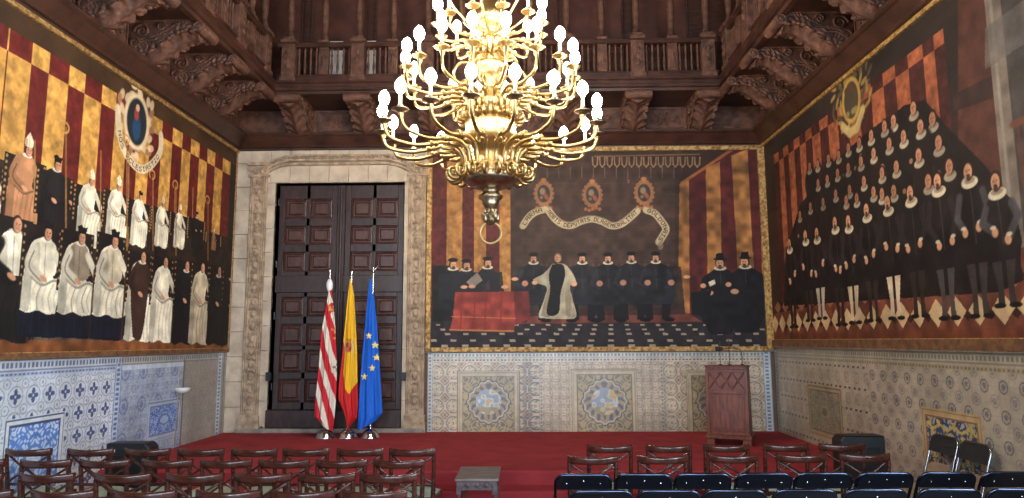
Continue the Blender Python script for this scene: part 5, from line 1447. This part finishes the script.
# ------------------------------------------------------------------ folding chairs
def make_folding(nm, frame_m, panel_m, folded=False):
    t = empty(nm)
    W2 = .215
    top = .82
    if not folded: f0, f1 = (.24, 0), (-.20, top)      # y,z of the front foot and of the top
    else: f0, f1 = (0, 0), (0, .93)
    def L(s): return (f0[0]+(f1[0]-f0[0])*s, f0[1]+(f1[1]-f0[1])*s)
    P = [(-W2, *L(0)), (-W2, *L(.5)), (-W2, *L(.86))]
    rc = .07; Ltot = math.hypot(f1[0]-f0[0], f1[1]-f0[1])
    for k in range(0, 7):
        a = k/6*PI/2; P.append((-W2+rc*(1-math.cos(a)), *L(1-(rc*(1-math.sin(a)))/Ltot)))
    P += [(-x, y, z) for x, y, z in reversed(P)]
    MB().tube(P, .0115, 8).build('frame', frame_m, t)
    # back panel
    b = MB(); n = 12; vs = []; hgt = .135 if not folded else .17
    pts = []
    for k in range(7):
        a = k/6*PI/2; pts.append((-W2+.008+rc*(1-math.cos(a)), -.006-rc*(1-math.sin(a))))
    pts = [(-W2+.008, -hgt+.012), (-W2+.008, -.1)]+pts; pts = pts+[(-x, d) for x, d in reversed(pts)]
    pts += [(W2-.02, -hgt), (-W2+.02, -hgt)]
    vf, vb = [], []
    for x, d in pts:
        y, z = L(1+d/Ltot); cv = -.02*(1-(x/W2)**2)
        vf.append((x, y-.012+cv, z)); vb.append((x, y+.006+cv, z))
    N = len(pts); b.add(vf+vb, [tuple(range(N)), tuple(reversed(range(N, 2*N)))]+[(i, (i+1) % N, (i+1) % N+N, i+N) for i in range(N)])
    b.build('backrest', panel_m, t)
    if not folded:
        for x in (-.13, 0, .13):
            y, z = L(1-(.05 if x == 0 else .075)/Ltot); cv = -.02*(1-(x/W2)**2)
            MB().ell((x, y-.014+cv, z), (.006, .003, .006)).build('screw', M['chrome'], t)
        MB().tube([(-.20, -.24, 0), (-.20, -.08, .22), (-.20, .10, .43), (.20, .10, .43), (.20, -.08, .22), (.20, -.24, 0)], .011, 8).build('rear_leg_frame', frame_m, t)
        MB().prism([(-.19, -.15), (.19, -.15), (.20, .22), (.16, .25), (-.16, .25), (-.20, .22)], .425, .455, 'z').build('seat', panel_m, t, bevel=.008)
        MB().tube([(-.215, *L(.14)), (.215, *L(.14))], .009, 8).build('crossbar', frame_m, t)
    else:
        MB().tube([(-.195, .03, .02), (-.195, .03, .70), (.195, .03, .70), (.195, .03, .02)], .011, 8).build('rear_leg_frame', frame_m, t)
        MB().prism([(-.19, .30), (.19, .30), (.19, .60), (.16, .66), (-.16, .66), (-.19, .60)], .005, .03, 'y').build('seat', M['cush2'], t, bevel=.006)
        MB().tube([(-.215, *L(.12)), (.215, *L(.12))], .009, 8).build('crossbar', frame_m, t)
    return t
M['cush2'] = mat('beige_seat', (148, 120, 96), .7, var=.15, scale=12)
fc = make_folding('folding_chair', mat('black_tube', (70, 78, 96), .2, metal=1, var=.1), M['navy']); refresh(); fused = False
def put_fold(pxc, py, label):
    global fused
    p = at(pxc, py, Z=.83)
    o = fc if not fused else copy_tree(fc); fused = True
    o.location = (p.x, p.y+.2, 0); o.rotation_euler = (0, 0, R(rw.uniform(-1.2, 1.2))); tag(o, label, 'chair', 'black folding chairs right of the aisle')
FA = [583.3, 644.2, 703.2, 764, 824.5, 885.8, 948.5, 1011]
for k, x in enumerate(FA):
    put_fold(x, 473.8-(x-583)*.0055, 'black folding chair, %s from the aisle in the farther folding row' % ORD[k])
FB = [601, 669.3, 735.5, 806, 876, 950.5, 1021]
for k, x in enumerate(FB):
    put_fold(x, 490-(x-601)*.0045, 'black folding chair, %s from the aisle in the nearer folding row' % ORD[k])
lf = make_folding('folding_chair', M['steel'], M['cloth'], True); refresh()
l2 = copy_tree(lf)
for o, px_, lab in ((lf, 943, 'folded grey-legged chair with black back leaning on the right wall, farther one'), (l2, 973, 'folded grey-legged chair with black back leaning on the right wall, nearer one')):
    # leaning towards the wall: chair's width runs along the wall
    tilt = R(17)
    yy = XR*FPX/(px_-525)*1.02
    o.rotation_euler = (0, 0, 0)
    Rm = Matrix.Rotation(R(-90), 4, 'Z') @ Matrix.Rotation(-tilt, 4, 'X')
    o.matrix_world = Matrix.Translation((XR-.33, yy, .012)) @ Rm
    tag(o, lab, 'chair', 'folded chairs leaning on the right wall')
